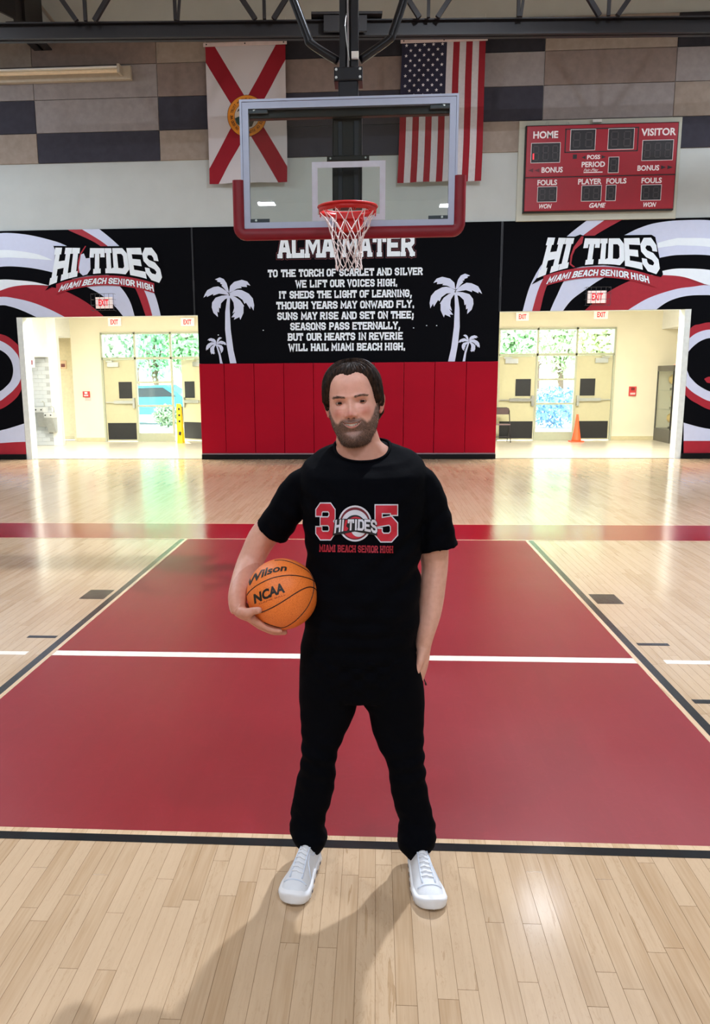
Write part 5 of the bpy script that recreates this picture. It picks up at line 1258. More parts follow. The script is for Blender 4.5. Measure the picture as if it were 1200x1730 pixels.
x, y, z = V.T
disp = .0012*np.sin(z*47+x*34+5*np.sin(z*13+x*21)+2*y*30)*np.clip((.95-z)/.5, 0, 1)*(.4+.6*np.sin(x*23+z*9)**2)
aa_ = np.arctan2(y+5.94, np.where(x < .2, x-.0, x-.37)); disp += .0026*np.sin(z*105+3.5*np.sin(aa_*1.5+z*9)+1.5*np.sin(aa_*3))*np.exp(-((z-.17)/.075)**2)*(.6+.4*np.sin(aa_*2+1))
disp += fold(.17, .80, .9, .05, .004, .12)+fold(.17, .80, 2.2, .05, .004, .12)+fold(.02, .42, 1.3, .06, .0035, .10)+fold(.36, .40, 1.8, .06, .0035, .10)
V = V+N*disp[:, None]
trs = mesh_obj('joggers', V, F, M_TRS, t, True)
tr_bvh = BVHTree.FromPolygons([tuple(v) for v in V], F)
def hitT(px, py, off=.002):
    d = ray(px, py); d = d/np.linalg.norm(d); h = tr_bvh.ray_cast(Vector(CAM), Vector(d), 5)
    return (np.array(h[0]) if h[0] is not None else at(px, py, -6.03))-d*off
MB().tube([hitT(699+i*1.35, 1082+i*5.4, .001) for i in range(10)], .003, 6).obj('pocket_edge', M_TRS, trs, True)
zp = hitT(714, 1140); MB().tube([zp, zp+[.004, -.002, -.012], zp+[.010, -.003, -.026]], .0018, 6).obj('zip_cord', mat('zip_black', (20, 20, 24), .4), trs)
MB().tube([zp+[.010, -.003, -.026], zp+[.012, -.003, -.034]], .0032, 6).obj('zip_pull', mat('zip_black', (20, 20, 24), .4), trs)
for name_, pts in (('side_seam', [(548+math.sin(i)*1, 1110+i*14) for i in range(5)]),): pass
# --- skin: arms and hands
BALL = at(477.3, 1003.5, -6.045); BR = .1195
dd = BALL-CAM; zd = dd@CW; BR = 60.2*zd/CF
def onball(th, ph, extra=0.):
    th, ph = math.radians(th), math.radians(ph); return BALL+(BR+extra)*np.array([math.cos(th)*math.cos(ph), -math.sin(ph), math.sin(th)*math.cos(ph)])
ab = MB()
def tube3(P3, step=5, n=18):
    C_ = crom(P3, step); ab.tube([c[:3] for c in C_], [c[3] for c in C_], n)
limb(ab, [(505, 842, -5.92, .044), (480, 868, -5.905, .047), (446, 905, -5.885, .0475), (428, 938, -5.885, .0435), (418, 960, -5.91, .041), (409, 985, -5.97, .037), (402.5, 1006, -6.035, .032), (401, 1022, -6.075, .027), (403, 1034, -6.09, .0235)], 24)
W0 = at(402, 1026, -6.085)
# knuckles and fingers along the underside of the ball
hand = MB()
rf = [.0102, .0106, .0100, .0088]
tips = [(-88, 26, -98, 27), ]
fing = [dict(phs=(36, 35, 34, 33), ths=(-146, -126, -108, -91)), dict(phs=(19, 18, 17, 16), ths=(-148, -124, -103, -85)), dict(phs=(0, -2, -4, -6), ths=(-150, -126, -106, -88)), dict(phs=(-17, -19, -20, -21), ths=(-152, -132, -115, -101))]
for k, f_ in enumerate(fing):
    r = rf[k]; P3 = []
    for th, ph, rr_ in zip(f_['ths'], f_['phs'], (1.22, 1.0, .94, .84)): P3.append(np.r_[onball(th, ph, r*rr_*.92+(.006 if rr_ > 1.1 else 0)), r*rr_])
    for a, b_ in zip(P3[:-1], P3[1:]): pass
    C_ = crom(P3, 6); 
    # slight swelling at the joints
    rad = []
    for i, c in enumerate(C_):
        q = i/6.; rad.append(c[3]*(1+.07*math.exp(-((q-1)/.22)**2)+.07*math.exp(-((q-2)/.22)**2)))
    pts_ = [c[:3] for c in C_]; endd = pts_[-1]-pts_[-2]; endd /= np.linalg.norm(endd)
    pts_ += [pts_[-1]+endd*rad[-1]*.5, pts_[-1]+endd*rad[-1]*.85]; rad += [rad[-1]*.85, rad[-1]*.45]
    ab.tube(pts_, rad, 16)
    kn = P3[0][:3]; mid = W0*.5+kn*.5+(kn-BALL)/np.linalg.norm(kn-BALL)*.004
    Pm = [np.r_[W0+np.array([0, (k-1.5)*.010, 0]), .019], np.r_[mid, .0195], np.r_[kn, r*1.35]]; tube3(Pm, 6, 16)
# thumb on the front of the ball
th_ = [np.r_[W0+np.array([.004, -.010, -.010]), .0195], np.r_[at(415, 1036, -6.13), .0165], np.r_[BALL+(lambda d: d/np.linalg.norm(d))(at(430, 1031.5, BALL[1]-.085)-BALL)*(BR+.0105), .0122], np.r_[BALL+(lambda d: d/np.linalg.norm(d))(at(441, 1029, BALL[1]-.095)-BALL)*(BR+.0085), .0108]]
C_ = crom(th_, 6); pts_ = [c[:3] for c in C_]; rad = [c[3] for c in C_]; endd = pts_[-1]-pts_[-2]; endd /= np.linalg.norm(endd)
ab.tube(pts_+[pts_[-1]+endd*.005, pts_[-1]+endd*.008], rad+[.008, .0045], 16)
thumb_tip, thumb_dir = pts_[-1], endd
# other arm, hand in the pocket
limb(ab, [(724, 858, -5.925, .046), (732, 905, -5.92, .050), (733.5, 932, -5.915, .0475), (734.5, 960, -5.915, .043), (731.5, 987, -5.925, .0425), (728.5, 1015, -5.935, .041), (725.5, 1040, -5.95, .0365), (720, 1065, -5.965, .0315), (716.5, 1085, -5.97, .0265), (714, 1100, -5.97, .0255), (711, 1118, -5.968, .0265), (706, 1140, -5.965, .024), (701, 1160, -5.96, .018)], 24)
limb(ab, [(714, 1096, -5.985, .016), (710, 1118, -6.00, .013), (703, 1138, -6.0, .010)], 14)
for k in range(4): limb(ab, [(706-k*1, 1140, -5.985+k*.018, .0095), (701-k, 1165, -5.985+k*.018, .009), (697, 1182, -5.98+k*.017, .0075)], 12)
# trunk inside the clothes, neck and shoulders
loft(ab, [ring_px(*r) for r in interp_rows([(806, 530, 700, -5.935, .09, .085), (830, 516, 715, -5.94, .118, .105), (900, 522, 704, -5.95, .115, .095), (1000, 528, 702, -5.955, .125, .09), (1075, 520, 696, -5.95, .115, .10)], 12)], 32, 2.3)
limb(ab, [(560, 826, -5.93, .040), (525, 826, -5.93, .040), (505, 842, -5.92, .042)], 20); limb(ab, [(660, 826, -5.93, .040), (706, 828, -5.93, .042), (724, 858, -5.925, .045)], 20)
loft(ab, [ring_px(*r) for r in [(712, 574, 632, -5.925, .050, .060), (730, 570, 638, -5.93, .054, .064), (745, 567.5, 643, -5.932, .060, .068), (752, 569, 651, -5.933, .064, .068, .2), (758, 566, 660, -5.933, .072, .072, .45), (766, 562, 668, -5.935, .075, .074, .55), (785, 545, 685, -5.935, .080, .075, .45), (806, 535, 695, -5.935, .08, .075, .2)]], 32, 2.1)
AV, AF, AN = remesh(ab, .0028, 5)
# --- head: profile loft with modelled features
SK = .97
def hw(z): return np.interp(z, [-.115, -.10, -.08, -.06, -.035, 0, .03, .05], [.050, .0595, .068, .0735, .077, .0785, .0775, .0755])
def fr(z): return np.interp(z, [-.115, -.10, -.085, -.06, -.03, -.005, .02, .05], [.092, .0935, .0895, .0935, .0915, .0885, .0935, .0925])
def bk(z): return np.interp(z, [-.115, -.08, -.04, 0, .05], [.045, .066, .085, .094, .098])
NR, NT = 210, 380
rowsH = []
for s in np.linspace(0, 1, 34)[:-1]:   # under the chin
    a = (1-s)*math.pi/2; rowsH.append((-.115-.024*math.sin(a), hw(-.115)*math.cos(a)**.75, fr(-.115)*(math.cos(a)**.6), bk(-.115)*math.cos(a)**.75))
for z_ in np.linspace(-.115, .05, 126)[:-1]: rowsH.append((z_, hw(z_), fr(z_), bk(z_)))
for s in np.linspace(0, 1, 52):
    a = s*math.pi/2; rowsH.append((.05+.063*math.sin(a), hw(.05)*math.cos(a)**.82, fr(.05)*math.cos(a)**.86, bk(.05)*math.cos(a)**.82))
NRr = len(rowsH)
tt = np.linspace(-math.pi, math.pi, NT, endpoint=False); tt = tt-.38*np.sin(tt)   # more columns towards the face
e = 2/2.25
HX = np.zeros((NRr, NT)); HY = HX.copy(); HZ = HX.copy()
zz_ = np.array([r[0] for r in rowsH]); 
def smooth1(a, n=6):
    a = np.array(a, float)
    for _ in range(n): b_ = a.copy(); b_[1:-1] = (a[:-2]+2*a[1:-1]+a[2:])/4; a = b_
    return a
wz, fz_, bz_ = [smooth1([r[i] for r in rowsH], 14) for i in (1, 2, 3)]
S_, Cc = np.sin(tt), np.cos(tt)
HX = wz[:, None]*(np.sign(S_)*np.abs(S_)**e)[None]; HY = np.where(Cc[None] > 0, -fz_[:, None], -bz_[:, None])*(np.sign(Cc)*np.abs(Cc)**e)[None]; HZ = np.repeat(zz_[:, None], NT, 1)
def G2(x, z, cx, cz, sx, sz): return np.exp(-((x-cx)/sx)**2-((z-cz)/sz)**2)
def mouth_u(x): return -.0650+.0072*(np.abs(x)/.030)**2
def mouth_l(x): return -.0722+.0144*(np.abs(x)/.030)**2
def face_disp(x, z):
    ax = np.abs(x)
    t_ = np.clip((.012-z)/.046, 0, 1); nh = .0035+.0200*t_**1.15; ns = .0078+.0065*t_**2
    low = 1/(1+np.exp(-(z+.0445)/.0021)); top = 1/(1+np.exp((z-.016)/.005))
    d = nh*np.exp(-(x/ns)**2)*low*top
    d += .0035*G2(x, z, 0, -.036, .010, .008)
    d += .0095*G2(ax, z, .0160, -.0395, .0062, .0064)
    d -= .0045*G2(ax, z, .0075, -.0475, .0036, .0022)
    d -= .0105*G2(ax, z, .0355, .001, .0175, .0110)
    d -= .004*G2(ax, z, .017, .004, .007, .010)
    d += .0045*G2(ax, z, .030, .0185, .022, .0065)
    d += .0075*G2(ax, z, .044, -.029, .017, .015)
    d += .0022*G2(ax, z, .036, -.0165, .013, .003)                 # lower lid bag
    fx = .0185+.017*np.clip((-.036-z)/.030, 0, 1.2); d -= .0030*np.exp(-((ax-fx)/.0038)**2)*np.clip((-.034-z)/.006, 0, 1)*np.clip((z+.076)/.008, 0, 1)
    d += .0050*G2(x, z, 0, -.066, .034, .020)                       # dental arch
    mu, ml = mouth_u(x), mouth_l(x); inside = (ax < .030)
    e1 = np.clip(1-(ax/.031)**4, 0, 1)
    d += .0030*np.exp(-((z-(mu+.0032))/.0030)**2)*e1
    d += .0038*np.exp(-((z-(ml-.0036))/.0034)**2)*e1*np.clip(1-(ax/.028)**2, 0, 1)
    gap = np.clip((mu-z)/.0011, 0, 1)*np.clip((z-ml)/.0011, 0, 1); d -= .0085*gap*inside
    d -= .0022*G2(ax, z, .0325, -.0575, .004, .005)
    d -= .0045*G2(x, z, 0, -.089, .020, .006)
    d += .0060*G2(x, z, 0, -.113, .022, .014)
    d -= .0015*np.exp(-(x/.0035)**2)*G2(0*x, z, 0, -.053, 1, .006)   # philtrum
    return d
front = np.clip(Cc[None]*1.6, 0, 1)
D = face_disp(HX, HZ)*front
HY = HY-D
# beard volume
def beard_mask(x, z, y):
    ax = np.abs(x)
    top = np.interp(ax, [0, .008, .020, .030, .036, .046, .056, .066, .073, .09], [-.0505, -.0490, -.0495, -.0500, -.0530, -.0625, -.0580, -.040, -.018, -.010])
    m = 1/(1+np.exp(-(top-z)/.0024))
    tp_ = np.clip(1-(ax/.0315)**2, 0, 1); mu, ml = mouth_u(x)+.0038*tp_+.0002, mouth_l(x)-.0066*tp_-.0002
    lips = (ax < .0315)*np.clip((mu-z)/.0010, 0, 1)*np.clip((z-ml)/.0010, 0, 1)
    m = m*(1-lips)*np.clip(1-(y-.02)/.02, 0, 1)
    m *= 1-.28*np.exp(-(x/.024)**2-((z+.092)/.011)**2)
    return np.clip(m, 0, 1)
BM = beard_mask(HX, HZ, HY)
nrm = np.stack([HX/.078**2, HY/.094**2, 0*HZ+.0], -1); nrm /= np.linalg.norm(nrm, axis=-1, keepdims=True)+1e-9
HX = HX+nrm[..., 0]*BM*.0020; HY = HY+nrm[..., 1]*BM*.0020; HZ = HZ-BM*.002*np.clip((-.10-HZ)/.02, 0, 1)
HP = np.stack([HX, HY, HZ], -1)
yaw_, roll_, pit_ = math.radians(-5), math.radians(5.2), math.radians(1)
Rr = np.array([[math.cos(roll_), 0, -math.sin(roll_)], [0, 1, 0], [math.sin(roll_), 0, math.cos(roll_)]])
Ry_ = np.array([[math.cos(yaw_), -math.sin(yaw_), 0], [math.sin(yaw_), math.cos(yaw_), 0], [0, 0, 1]])
RH = Rr@Ry_
EYE0 = at(592.3, 680.5, -6.03)
H0 = EYE0-RH@np.array([0, -.084*SK, 0])
def head(P): return H0+(np.asarray(P)*SK)@RH.T
HVw = head(HP.reshape(-1, 3))
HF = []
for i in range(NRr-1):
    for k in range(NT): HF.append((i*NT+k, i*NT+(k+1) % NT, (i+1)*NT+(k+1) % NT, (i+1)*NT+k))
HF += [tuple(range(NT))[::-1], tuple((NRr-1)*NT+k for k in range(NT))]
# ears
eb = MB()
for s in (-1, 1):
    E0 = np.array([s*.0795, .012, -.008])
    outer = [(.000, -.012, -.030), (.004, -.004, -.033), (.010, .006, -.022), (.015, .013, -.004), (.017, .014, .012), (.014, .008, .024), (.009, -.004, .028), (.004, -.013, .020), (.002, -.014, .006)]
    P_ = crom([E0+np.array([s*a, b_, c]) for a, b_, c in outer], 5); eb.tube([head(p) for p in P_], .0042*SK, 8)
    inner = [E0+np.array([s*.004, -.002, 0])]; V_ = [head(inner[0])]+[head(p) for p in P_]; V2_ = [head(p+np.array([0, .006, 0])) for p in [inner[0]]+P_]
    n_ = len(V_); eb.add(V_+V2_, [(0, i, i+1) for i in range(1, n_-1)]+[(n_, n_+i+1, n_+i) for i in range(1, n_-1)])
    lob = [(.003, -.010, -.028), (.006, -.006, -.033)]; eb.tube([head(E0+np.array([s*a, b_, c])) for a, b_, c in lob], [.006, .0055], 8)
    eb.tube([head(E0+np.array([s*.003, -.010, -.004])), head(E0+np.array([s*.006, -.008, .0])), head(E0+np.array([s*.005, -.006, .01]))], .0035, 8)
EV, EF, EN = remesh(eb, .0016, 3)
# eyelids as thin shells round the eyeballs
EC = [np.array([s*.0355, -.0668, .0005]) for s in (-1, 1)]; ER = .0122
lidV = []; lidF = []; lidC = []
for c in EC:
    for up in (1, -1):
        n0 = len(lidV); na, ne = 40, 14
        for i in range(na+1):
            az = math.radians(-78+156*i/na); u = az/math.radians(70)
            edge = (.36 if up > 0 else .20)*max(0, 1-abs(u)**2.2)-(.02)
            edge = math.atan(edge)
            e0 = edge if up > 0 else -edge
            for j in range(ne+1):
                el = e0+up*(math.radians(72 if up > 0 else 46)-edge)*j/ne
                r = ER*(1.13+.03*math.exp(-((j-1)/1.2)**2)-(.05 if up > 0 else .34)*(j/ne)**1.3)
                lidV.append(c+r*np.array([math.sin(az)*math.cos(el), -math.cos(az)*math.cos(el), math.sin(el)*1.0])); lidC.append(j/ne)
        for i in range(na):
            for j in range(ne): a = n0+i*(ne+1)+j; lidF.append((a, a+1, a+ne+2, a+ne+1))
lidW = head(np.array(lidV))
# assemble the body mesh and colour it by place
nA, nH, nE = len(AV), len(HVw), len(EV)
BV = np.concatenate([AV, HVw, EV, lidW]); BF = [tuple(f) for f in AF]+[tuple(i+nA for i in f) for f in HF]+[tuple(i+nA+nH for i in f) for f in EF]+[tuple(i+nA+nH+nE for i in f) for f in lidF]
def mixc(a, b_, m): return a*(1-m[:, None])+b_*m[:, None]
L_ = lambda *c: np.array(lin(c))
skin0, skinArm, pink, lipc, beardc, browc, lid_c = L_(236, 182, 164), L_(226, 174, 154), L_(206, 122, 106), L_(192, 122, 112), L_(82, 62, 54), L_(112, 80, 64), L_(176, 116, 98)
C_all = np.zeros((len(BV), 3)); C_all[:nA] = skinArm
xh, yh, zh = HP.reshape(-1, 3).T; ax = np.abs(xh); fm = (yh < .0)
ch = np.repeat(skin0[None], nH, 0)
ch = mixc(ch, pink, np.clip(.75*G2(ax, zh, .045, -.030, .022, .018)+.7*G2(xh, zh, 0, -.035, .016, .014)+.25*G2(xh, zh, 0, .04, .06, .03), 0, 1)*fm)
ch = mixc(ch, lid_c, np.clip(.55*G2(ax, zh, .0355, .004, .018, .010), 0, 1)*fm)
mu, ml = mouth_u(xh), mouth_l(xh)
lipm = (ax < .031)*np.clip((mu+.0040*(1-(ax/.032)**2)-zh)/.001, 0, 1)*np.clip((zh-(ml-.0068*np.clip(1-(ax/.030)**2, 0, 1)))/.001, 0, 1)*fm
ch = mixc(ch, lipc, np.clip(lipm, 0, 1)*.9)
ing = (ax < .030)*np.clip((mu-zh)/.0008, 0, 1)*np.clip((zh-ml)/.0008, 0, 1)*fm; ch = mixc(ch, L_(60, 20, 20), np.clip(ing, 0, 1))
rgn = np.random.default_rng(5); bmf = beard_mask(xh, zh, yh)
ch = mixc(ch, beardc, np.clip(bmf*(.76+.18*rgn.random(nH))*np.interp(ax, [0, .03, .05, .08], [.98, 1, 1, .95]), 0, 1))
nost = G2(ax, zh, .0085, -.0470, .0034, .0016)*fm; ch = mixc(ch, L_(80, 34, 28), np.clip(nost*1.2, 0, 1))
def brow_z(ax_): return .0162+.0036*np.sin(np.clip((ax_-.012)/.040, 0, 1)*math.pi*.8)-.10*np.clip(ax_-.046, 0, 1)
bw = np.exp(-((zh-brow_z(ax))/.0030)**2)*np.clip((ax-.011)/.006, 0, 1)*np.clip((.058-ax)/.010, 0, 1)*fm
ch = mixc(ch, browc, np.clip(bw*.55, 0, 1))
C_all[nA:nA+nH] = ch; C_all[nA+nH:nA+nH+nE] = L_(208, 132, 114)
lc_ = np.array(lidC); C_all[nA+nH+nE:] = mixc(np.repeat(L_(196, 134, 114)[None], len(lc_), 0), L_(96, 56, 46), np.exp(-(lc_/.045)**2))
# neck: a little redder, beard shade beneath the jaw
zA = AV[:, 2]; nk = (zA > at(600, 775, PY)[2]-.03)*1.; C_all[:nA] = mixc(C_all[:nA], L_(206, 148, 126), nk)
hp = (AV-BALL); isH = (np.linalg.norm(hp, axis=1) < .17)*1.; C_all[:nA] = mixc(C_all[:nA], L_(212, 152, 130), isH)
ms_ = bpy.data.materials.new('skin'); ms_.use_nodes = True; T = ms_.node_tree; bs = T.nodes['Principled BSDF']
at_ = T.nodes.new('ShaderNodeAttribute'); at_.attribute_name = 'Col'; tcn = T.nodes.new('ShaderNodeTexCoord'); nn = T.nodes.new('ShaderNodeTexNoise'); nn.inputs['Scale'].default_value = 55; nn.inputs['Detail'].default_value = 5
T.links.new(tcn.outputs['Object'], nn.inputs['Vector']); mxn = T.nodes.new('ShaderNodeMix'); mxn.data_type = 'RGBA'; mxn.blend_type = 'MULTIPLY'; mxn.inputs[0].default_value = .5
rp = T.nodes.new('ShaderNodeValToRGB'); rp.color_ramp.elements[0].position = .25; rp.color_ramp.elements[0].color = (.80, .70, .66, 1); rp.color_ramp.elements[1].position = .6; rp.color_ramp.elements[1].color = (1, 1, 1, 1)
T.links.new(nn.outputs[0], rp.inputs[0]); T.links.new(at_.outputs['Color'], mxn.inputs[6]); T.links.new(rp.outputs[0], mxn.inputs[7]); T.links.new(mxn.outputs[2], bs.inputs['Base Color'])
bs.inputs['Roughness'].default_value = .48; bs.inputs['Subsurface Weight'].default_value = .12; bs.inputs['Subsurface Scale'].default_value = .006; bs.inputs['Subsurface Radius'].default_value = (1, .35, .2)
n3_ = T.nodes.new('ShaderNodeTexNoise'); n3_.inputs['Scale'].default_value = 420; T.links.new(tcn.outputs['Object'], n3_.inputs['Vector']); bpn = T.nodes.new('ShaderNodeBump'); bpn.inputs['Strength'].default_value = .12; bpn.inputs['Distance'].default_value = .001
T.links.new(n3_.outputs[0], bpn.inputs['Height']); T.links.new(bpn.outputs[0], bs.inputs['Normal'])
body = mesh_obj('body', BV, BF, ms_, t, True)
ca_ = body.data.color_attributes.new('Col', 'FLOAT_COLOR', 'POINT'); ca_.data.foreach_set('color', np.concatenate([C_all, np.ones((len(C_all), 1))], 1).astype(np.float32).ravel())
# eyes
M_EYE = mat('eye_white', (186, 170, 164), .15, var=.02); M_IRIS = mat('iris_brown', (52, 30, 18), .1, var=.3, scale=300); M_PUP = mat('pupil', (8, 6, 6), .05)
gaze = RH.T@(CAM-EYE0); gaze /= np.linalg.norm(gaze)
for c in EC:
    b = MB(); n_ = 20; V_ = []; F_ = []
    for i in range(n_+1):
        for k in range(24):
            p = math.pi*i/n_; q = 2*math.pi*k/24; V_.append(head(c+ER*np.array([math.sin(p)*math.cos(q), -math.cos(p), math.sin(p)*math.sin(q)])))
    for i in range(n_):
        for k in range(24): F_.append((i*24+k, i*24+(k+1) % 24, (i+1)*24+(k+1) % 24, (i+1)*24+k))
    eo = mesh_obj('eye', V_, F_, M_EYE, t, True)
    a1 = np.cross(gaze, [0, 0, 1]); a1 /= np.linalg.norm(a1); a2 = np.cross(a1, gaze)
    for rr_, off, m, nm in ((.0064, 1.02, M_IRIS, 'iris'), (.0028, 1.03, M_PUP, 'pupil')):
        V_ = [head(c+gaze*ER*off)]; F_ = [(0, k, k % 24+1) for k in range(1, 25)]
        for j in range(1, 6):
            rj = rr_*j/5
            for k in range(24):
                q = 2*math.pi*k/24; d_ = gaze*math.sqrt(max(0, (ER*off)**2-rj**2))+(a1*math.cos(q)+a2*math.sin(q))*rj; V_.append(head(c+d_))
            if j > 1: F_ += [(1+(j-2)*24+k, 1+(j-2)*24+(k+1) % 24, 1+(j-1)*24+(k+1) % 24, 1+(j-1)*24+k) for k in range(24)]
        mesh_obj(nm, V_, F_, m, eo, True)
# teeth
tm_ = mat('teeth', (250, 246, 238), .25, var=.02)
for k in range(-4, 5):
    x0 = k*.0062; wv = .0030*(1 if abs(k) < 3 else .85)
    yv = -.0915-.0035*math.cos(x0/.03*1.2)+abs(x0)*.22
    top = mouth_u(np.array(x0))+.003; bot = max(float(mouth_l(np.array(x0)))+.0004, float(mouth_u(np.array(x0)))-.0085+.0006*abs(k))
    b = MB(); P_ = []
    for (dx, dz, dy) in ((-wv, 0, .0007), (wv, 0, .0007), (wv, 1, .0007), (-wv, 1, .0007), (-wv*.6, .1, 0), (wv*.6, .1, 0), (wv*.6, .9, 0), (-wv*.6, .9, 0)):
        P_.append(head([x0+dx, yv-(.0007-dy)+.0, bot+(top-bot)*dz]))
    b.add(P_, [(0, 1, 5, 4), (1, 2, 6, 5), (2, 3, 7, 6), (3, 0, 4, 7), (4, 5, 6, 7)]); b.obj('tooth', tm_, t)
# --- hair: shell plus strands
def hairline(th):
    d = np.degrees(np.abs(th)); return np.interp(d, [0, 6, 14, 26, 38, 48, 56, 62, 70, 80, 92, 110, 140, 180], [.083, .0855, .0895, .0905, .086, .070, .044, .010, -.010, -.004, -.006, -.055, -.082, -.088])
TH = np.arctan2(HP[..., 0]/.078, -HP[..., 1]/.093)
hl = hairline(TH)+.0006*np.sin(TH*40)+.0008*np.sin(TH*17+1)
dz_ = HP[..., 2]-hl
side = np.clip((np.abs(np.degrees(TH))-50)/25, 0, 1)
thick = np.clip(dz_/.018, 0, 1)**.6*(.0070+.0120*side+.003*np.clip((HP[..., 2]-.08)/.03, 0, 1))
cen = np.array([0, .005, .02]); dirs = HP-cen; dirs /= np.linalg.norm(dirs, axis=-1, keepdims=True)
wav = .0016*np.sin(TH*38+HP[..., 2]*60)+.001*np.sin(TH*90)
HS = HP+dirs*(np.where(dz_ > 0, thick+wav*np.clip(dz_/.02, 0, 1), -.004))[..., None]
keep = dz_ > -.003
FH = [f for f in HF[:-2] if keep.reshape(-1)[list(f)].all()]+[HF[-1]]
M_HAIR = bpy.data.materials.new('hair_brown'); M_HAIR.use_nodes = True; T = M_HAIR.node_tree; bs = T.nodes['Principled BSDF']; bs.inputs['Roughness'].default_value = .55; bs.inputs['Specular IOR Level'].default_value = .10
tcn = T.nodes.new('ShaderNodeTexCoord'); mp = T.nodes.new('ShaderNodeMapping'); mp.inputs['Scale'].default_value = (240, 60, 60); nn = T.nodes.new('ShaderNodeTexNoise'); nn.inputs['Scale'].default_value = 1.0; nn.inputs['Detail'].default_value = 4
T.links.new(tcn.outputs['Object'], mp.inputs[0]); T.links.new(mp.outputs[0], nn.inputs['Vector']); rp = T.nodes.new('ShaderNodeValToRGB'); rp.color_ramp.elements[0].position = .35; rp.color_ramp.elements[0].color = lin((22, 15, 12))+(1,); rp.color_ramp.elements[1].position = .72; rp.color_ramp.elements[1].color = lin((62, 43, 32))+(1,)
T.links.new(nn.outputs[0], rp.inputs[0]); T.links.new(rp.outputs[0], bs.inputs['Base Color'])
used = sorted({i for f in FH for i in f}); remap = {v: i for i, v in enumerate(used)}
hair = mesh_obj('hair', head(HS.reshape(-1, 3)[used]), [tuple(remap[i] for i in f) for f in FH], M_HAIR, t, True)
def ribbon_strand(V_, F_, pts, w0, w1, view=None):
    n0 = len(V_); m_ = len(pts)
    for i, p in enumerate(pts):
        d_ = pts[min(i+1, m_-1)]-pts[max(i-1, 0)]; s_ = np.cross(d_, p-np.array([0, .02, .02])); s_ /= np.linalg.norm(s_)+1e-12
        w_ = w0+(w1-w0)*i/(m_-1); V_.append(p-s_*w_); V_.append(p+s_*w_)
    for i in range(m_-1): F_.append((n0+2*i, n0+2*i+1, n0+2*i+3, n0+2*i+2))
rg = np.random.default_rng(11)
cand = np.argwhere(dz_ > .000)
# weight by local cell area so the crown is not crowded
sel = cand[rg.integers(0, len(cand), 9000)]; Vs, Fs = [], []
for (i, k) in sel:
    if rg.random() > min(1, wz[i]/.07+.05): continue
    p = HS[i, k].copy(); th_k = TH[i, k]; nd_ = dirs[i, k]; s_ = math.copysign(1, th_k)
    sd_ = min(1, max(0, (abs(math.degrees(th_k))-42)/20))
    flow = np.array([.25*s_+.1, .9, .15])*(1-sd_)+np.array([.05*s_, .45, -.85])*sd_
    flow = flow-nd_*(flow@nd_); flow /= np.linalg.norm(flow)+1e-9
    ln = rg.uniform(.018, .034)*(1 if sd_ < .5 else .9); lift = rg.uniform(.0004, .0022)
    pts = [p-nd_*.002+flow*ln*q+nd_*(lift*math.sin(q*math.pi)-.9*(q*ln)**2/.09*.5)+rg.normal(size=3)*.0004 for q in (0, .3, .6, 1)]
    ribbon_strand(Vs, Fs, pts, .00055, .00015)
hs = mesh_obj('hair_strands', head(np.array(Vs)), Fs, M_HAIR, hair); tag(hs, kind='stuff')
# beard, eyebrow hair
M_BRD = mat('beard_hair', (76, 58, 50), .5, var=.45, scale=180); Vs, Fs = [], []
wgt = beard_mask(HP[..., 0], HP[..., 2], HP[..., 1]); cand = np.argwhere((wgt > .3)); sel = cand[rg.integers(0, len(cand), 9000)]; sel = [q for q in sel if rg.random() < wgt[q[0], q[1]]**1.5]
for (i, k) in sel:
    p = HP[i, k]; nd_ = np.array([p[0]/.078, p[1]/.093, -.25 if p[2] < -.09 else 0.]); nd_ /= np.linalg.norm(nd_)
    fl = np.array([p[0]*4, 0, -1.])+rg.normal(size=3)*.35; fl /= np.linalg.norm(fl); ln = rg.uniform(.0030, .0062)*(1.1 if p[2] < -.10 else .75)
    ribbon_strand(Vs, Fs, [p-nd_*.0003, p+nd_*ln*.22+fl*ln*.5, p+nd_*ln*.25+fl*ln], .00024, .00008)
bd = mesh_obj('beard', head(np.array(Vs)), Fs, M_BRD, t); tag(bd, kind='stuff')
Vs, Fs = [], []
cand = np.argwhere((bw.reshape(NRr, NT) > .35)); sel = cand[rg.integers(0, len(cand), 420)]
for (i, k) in sel:
    p = HP[i, k]; s_ = math.copysign(1, p[0]); nd_ = np.array([0, -1., 0]); fl = np.array([s_*.9, 0, .35])+rg.normal(size=3)*.2; fl /= np.linalg.norm(fl); ln = rg.uniform(.004, .007)
    ribbon_strand(Vs, Fs, [p, p+nd_*.001+fl*ln*.5, p+nd_*.0006+fl*ln], .00026, .00008)
eb_ = mesh_obj('eyebrows', head(np.array(Vs)), Fs, M_BRD, t); tag(eb_, kind='stuff')
# nails of the visible hand
M_NAIL = mat('nail', (222, 166, 148), .3)
nv = np.cross(thumb_dir, [0, 1, 0]); b = MB()
nc = thumb_tip+thumb_dir*.001+np.array([0, -.0083, .002]); b.add([nc+thumb_dir*a+nv*c for a, c in ((-.005, -.0045), (.004, -.004), (.006, 0), (.004, .004), (-.005, .0045))], [(0, 1, 2, 3, 4)]); b.obj('thumbnail', M_NAIL, t)
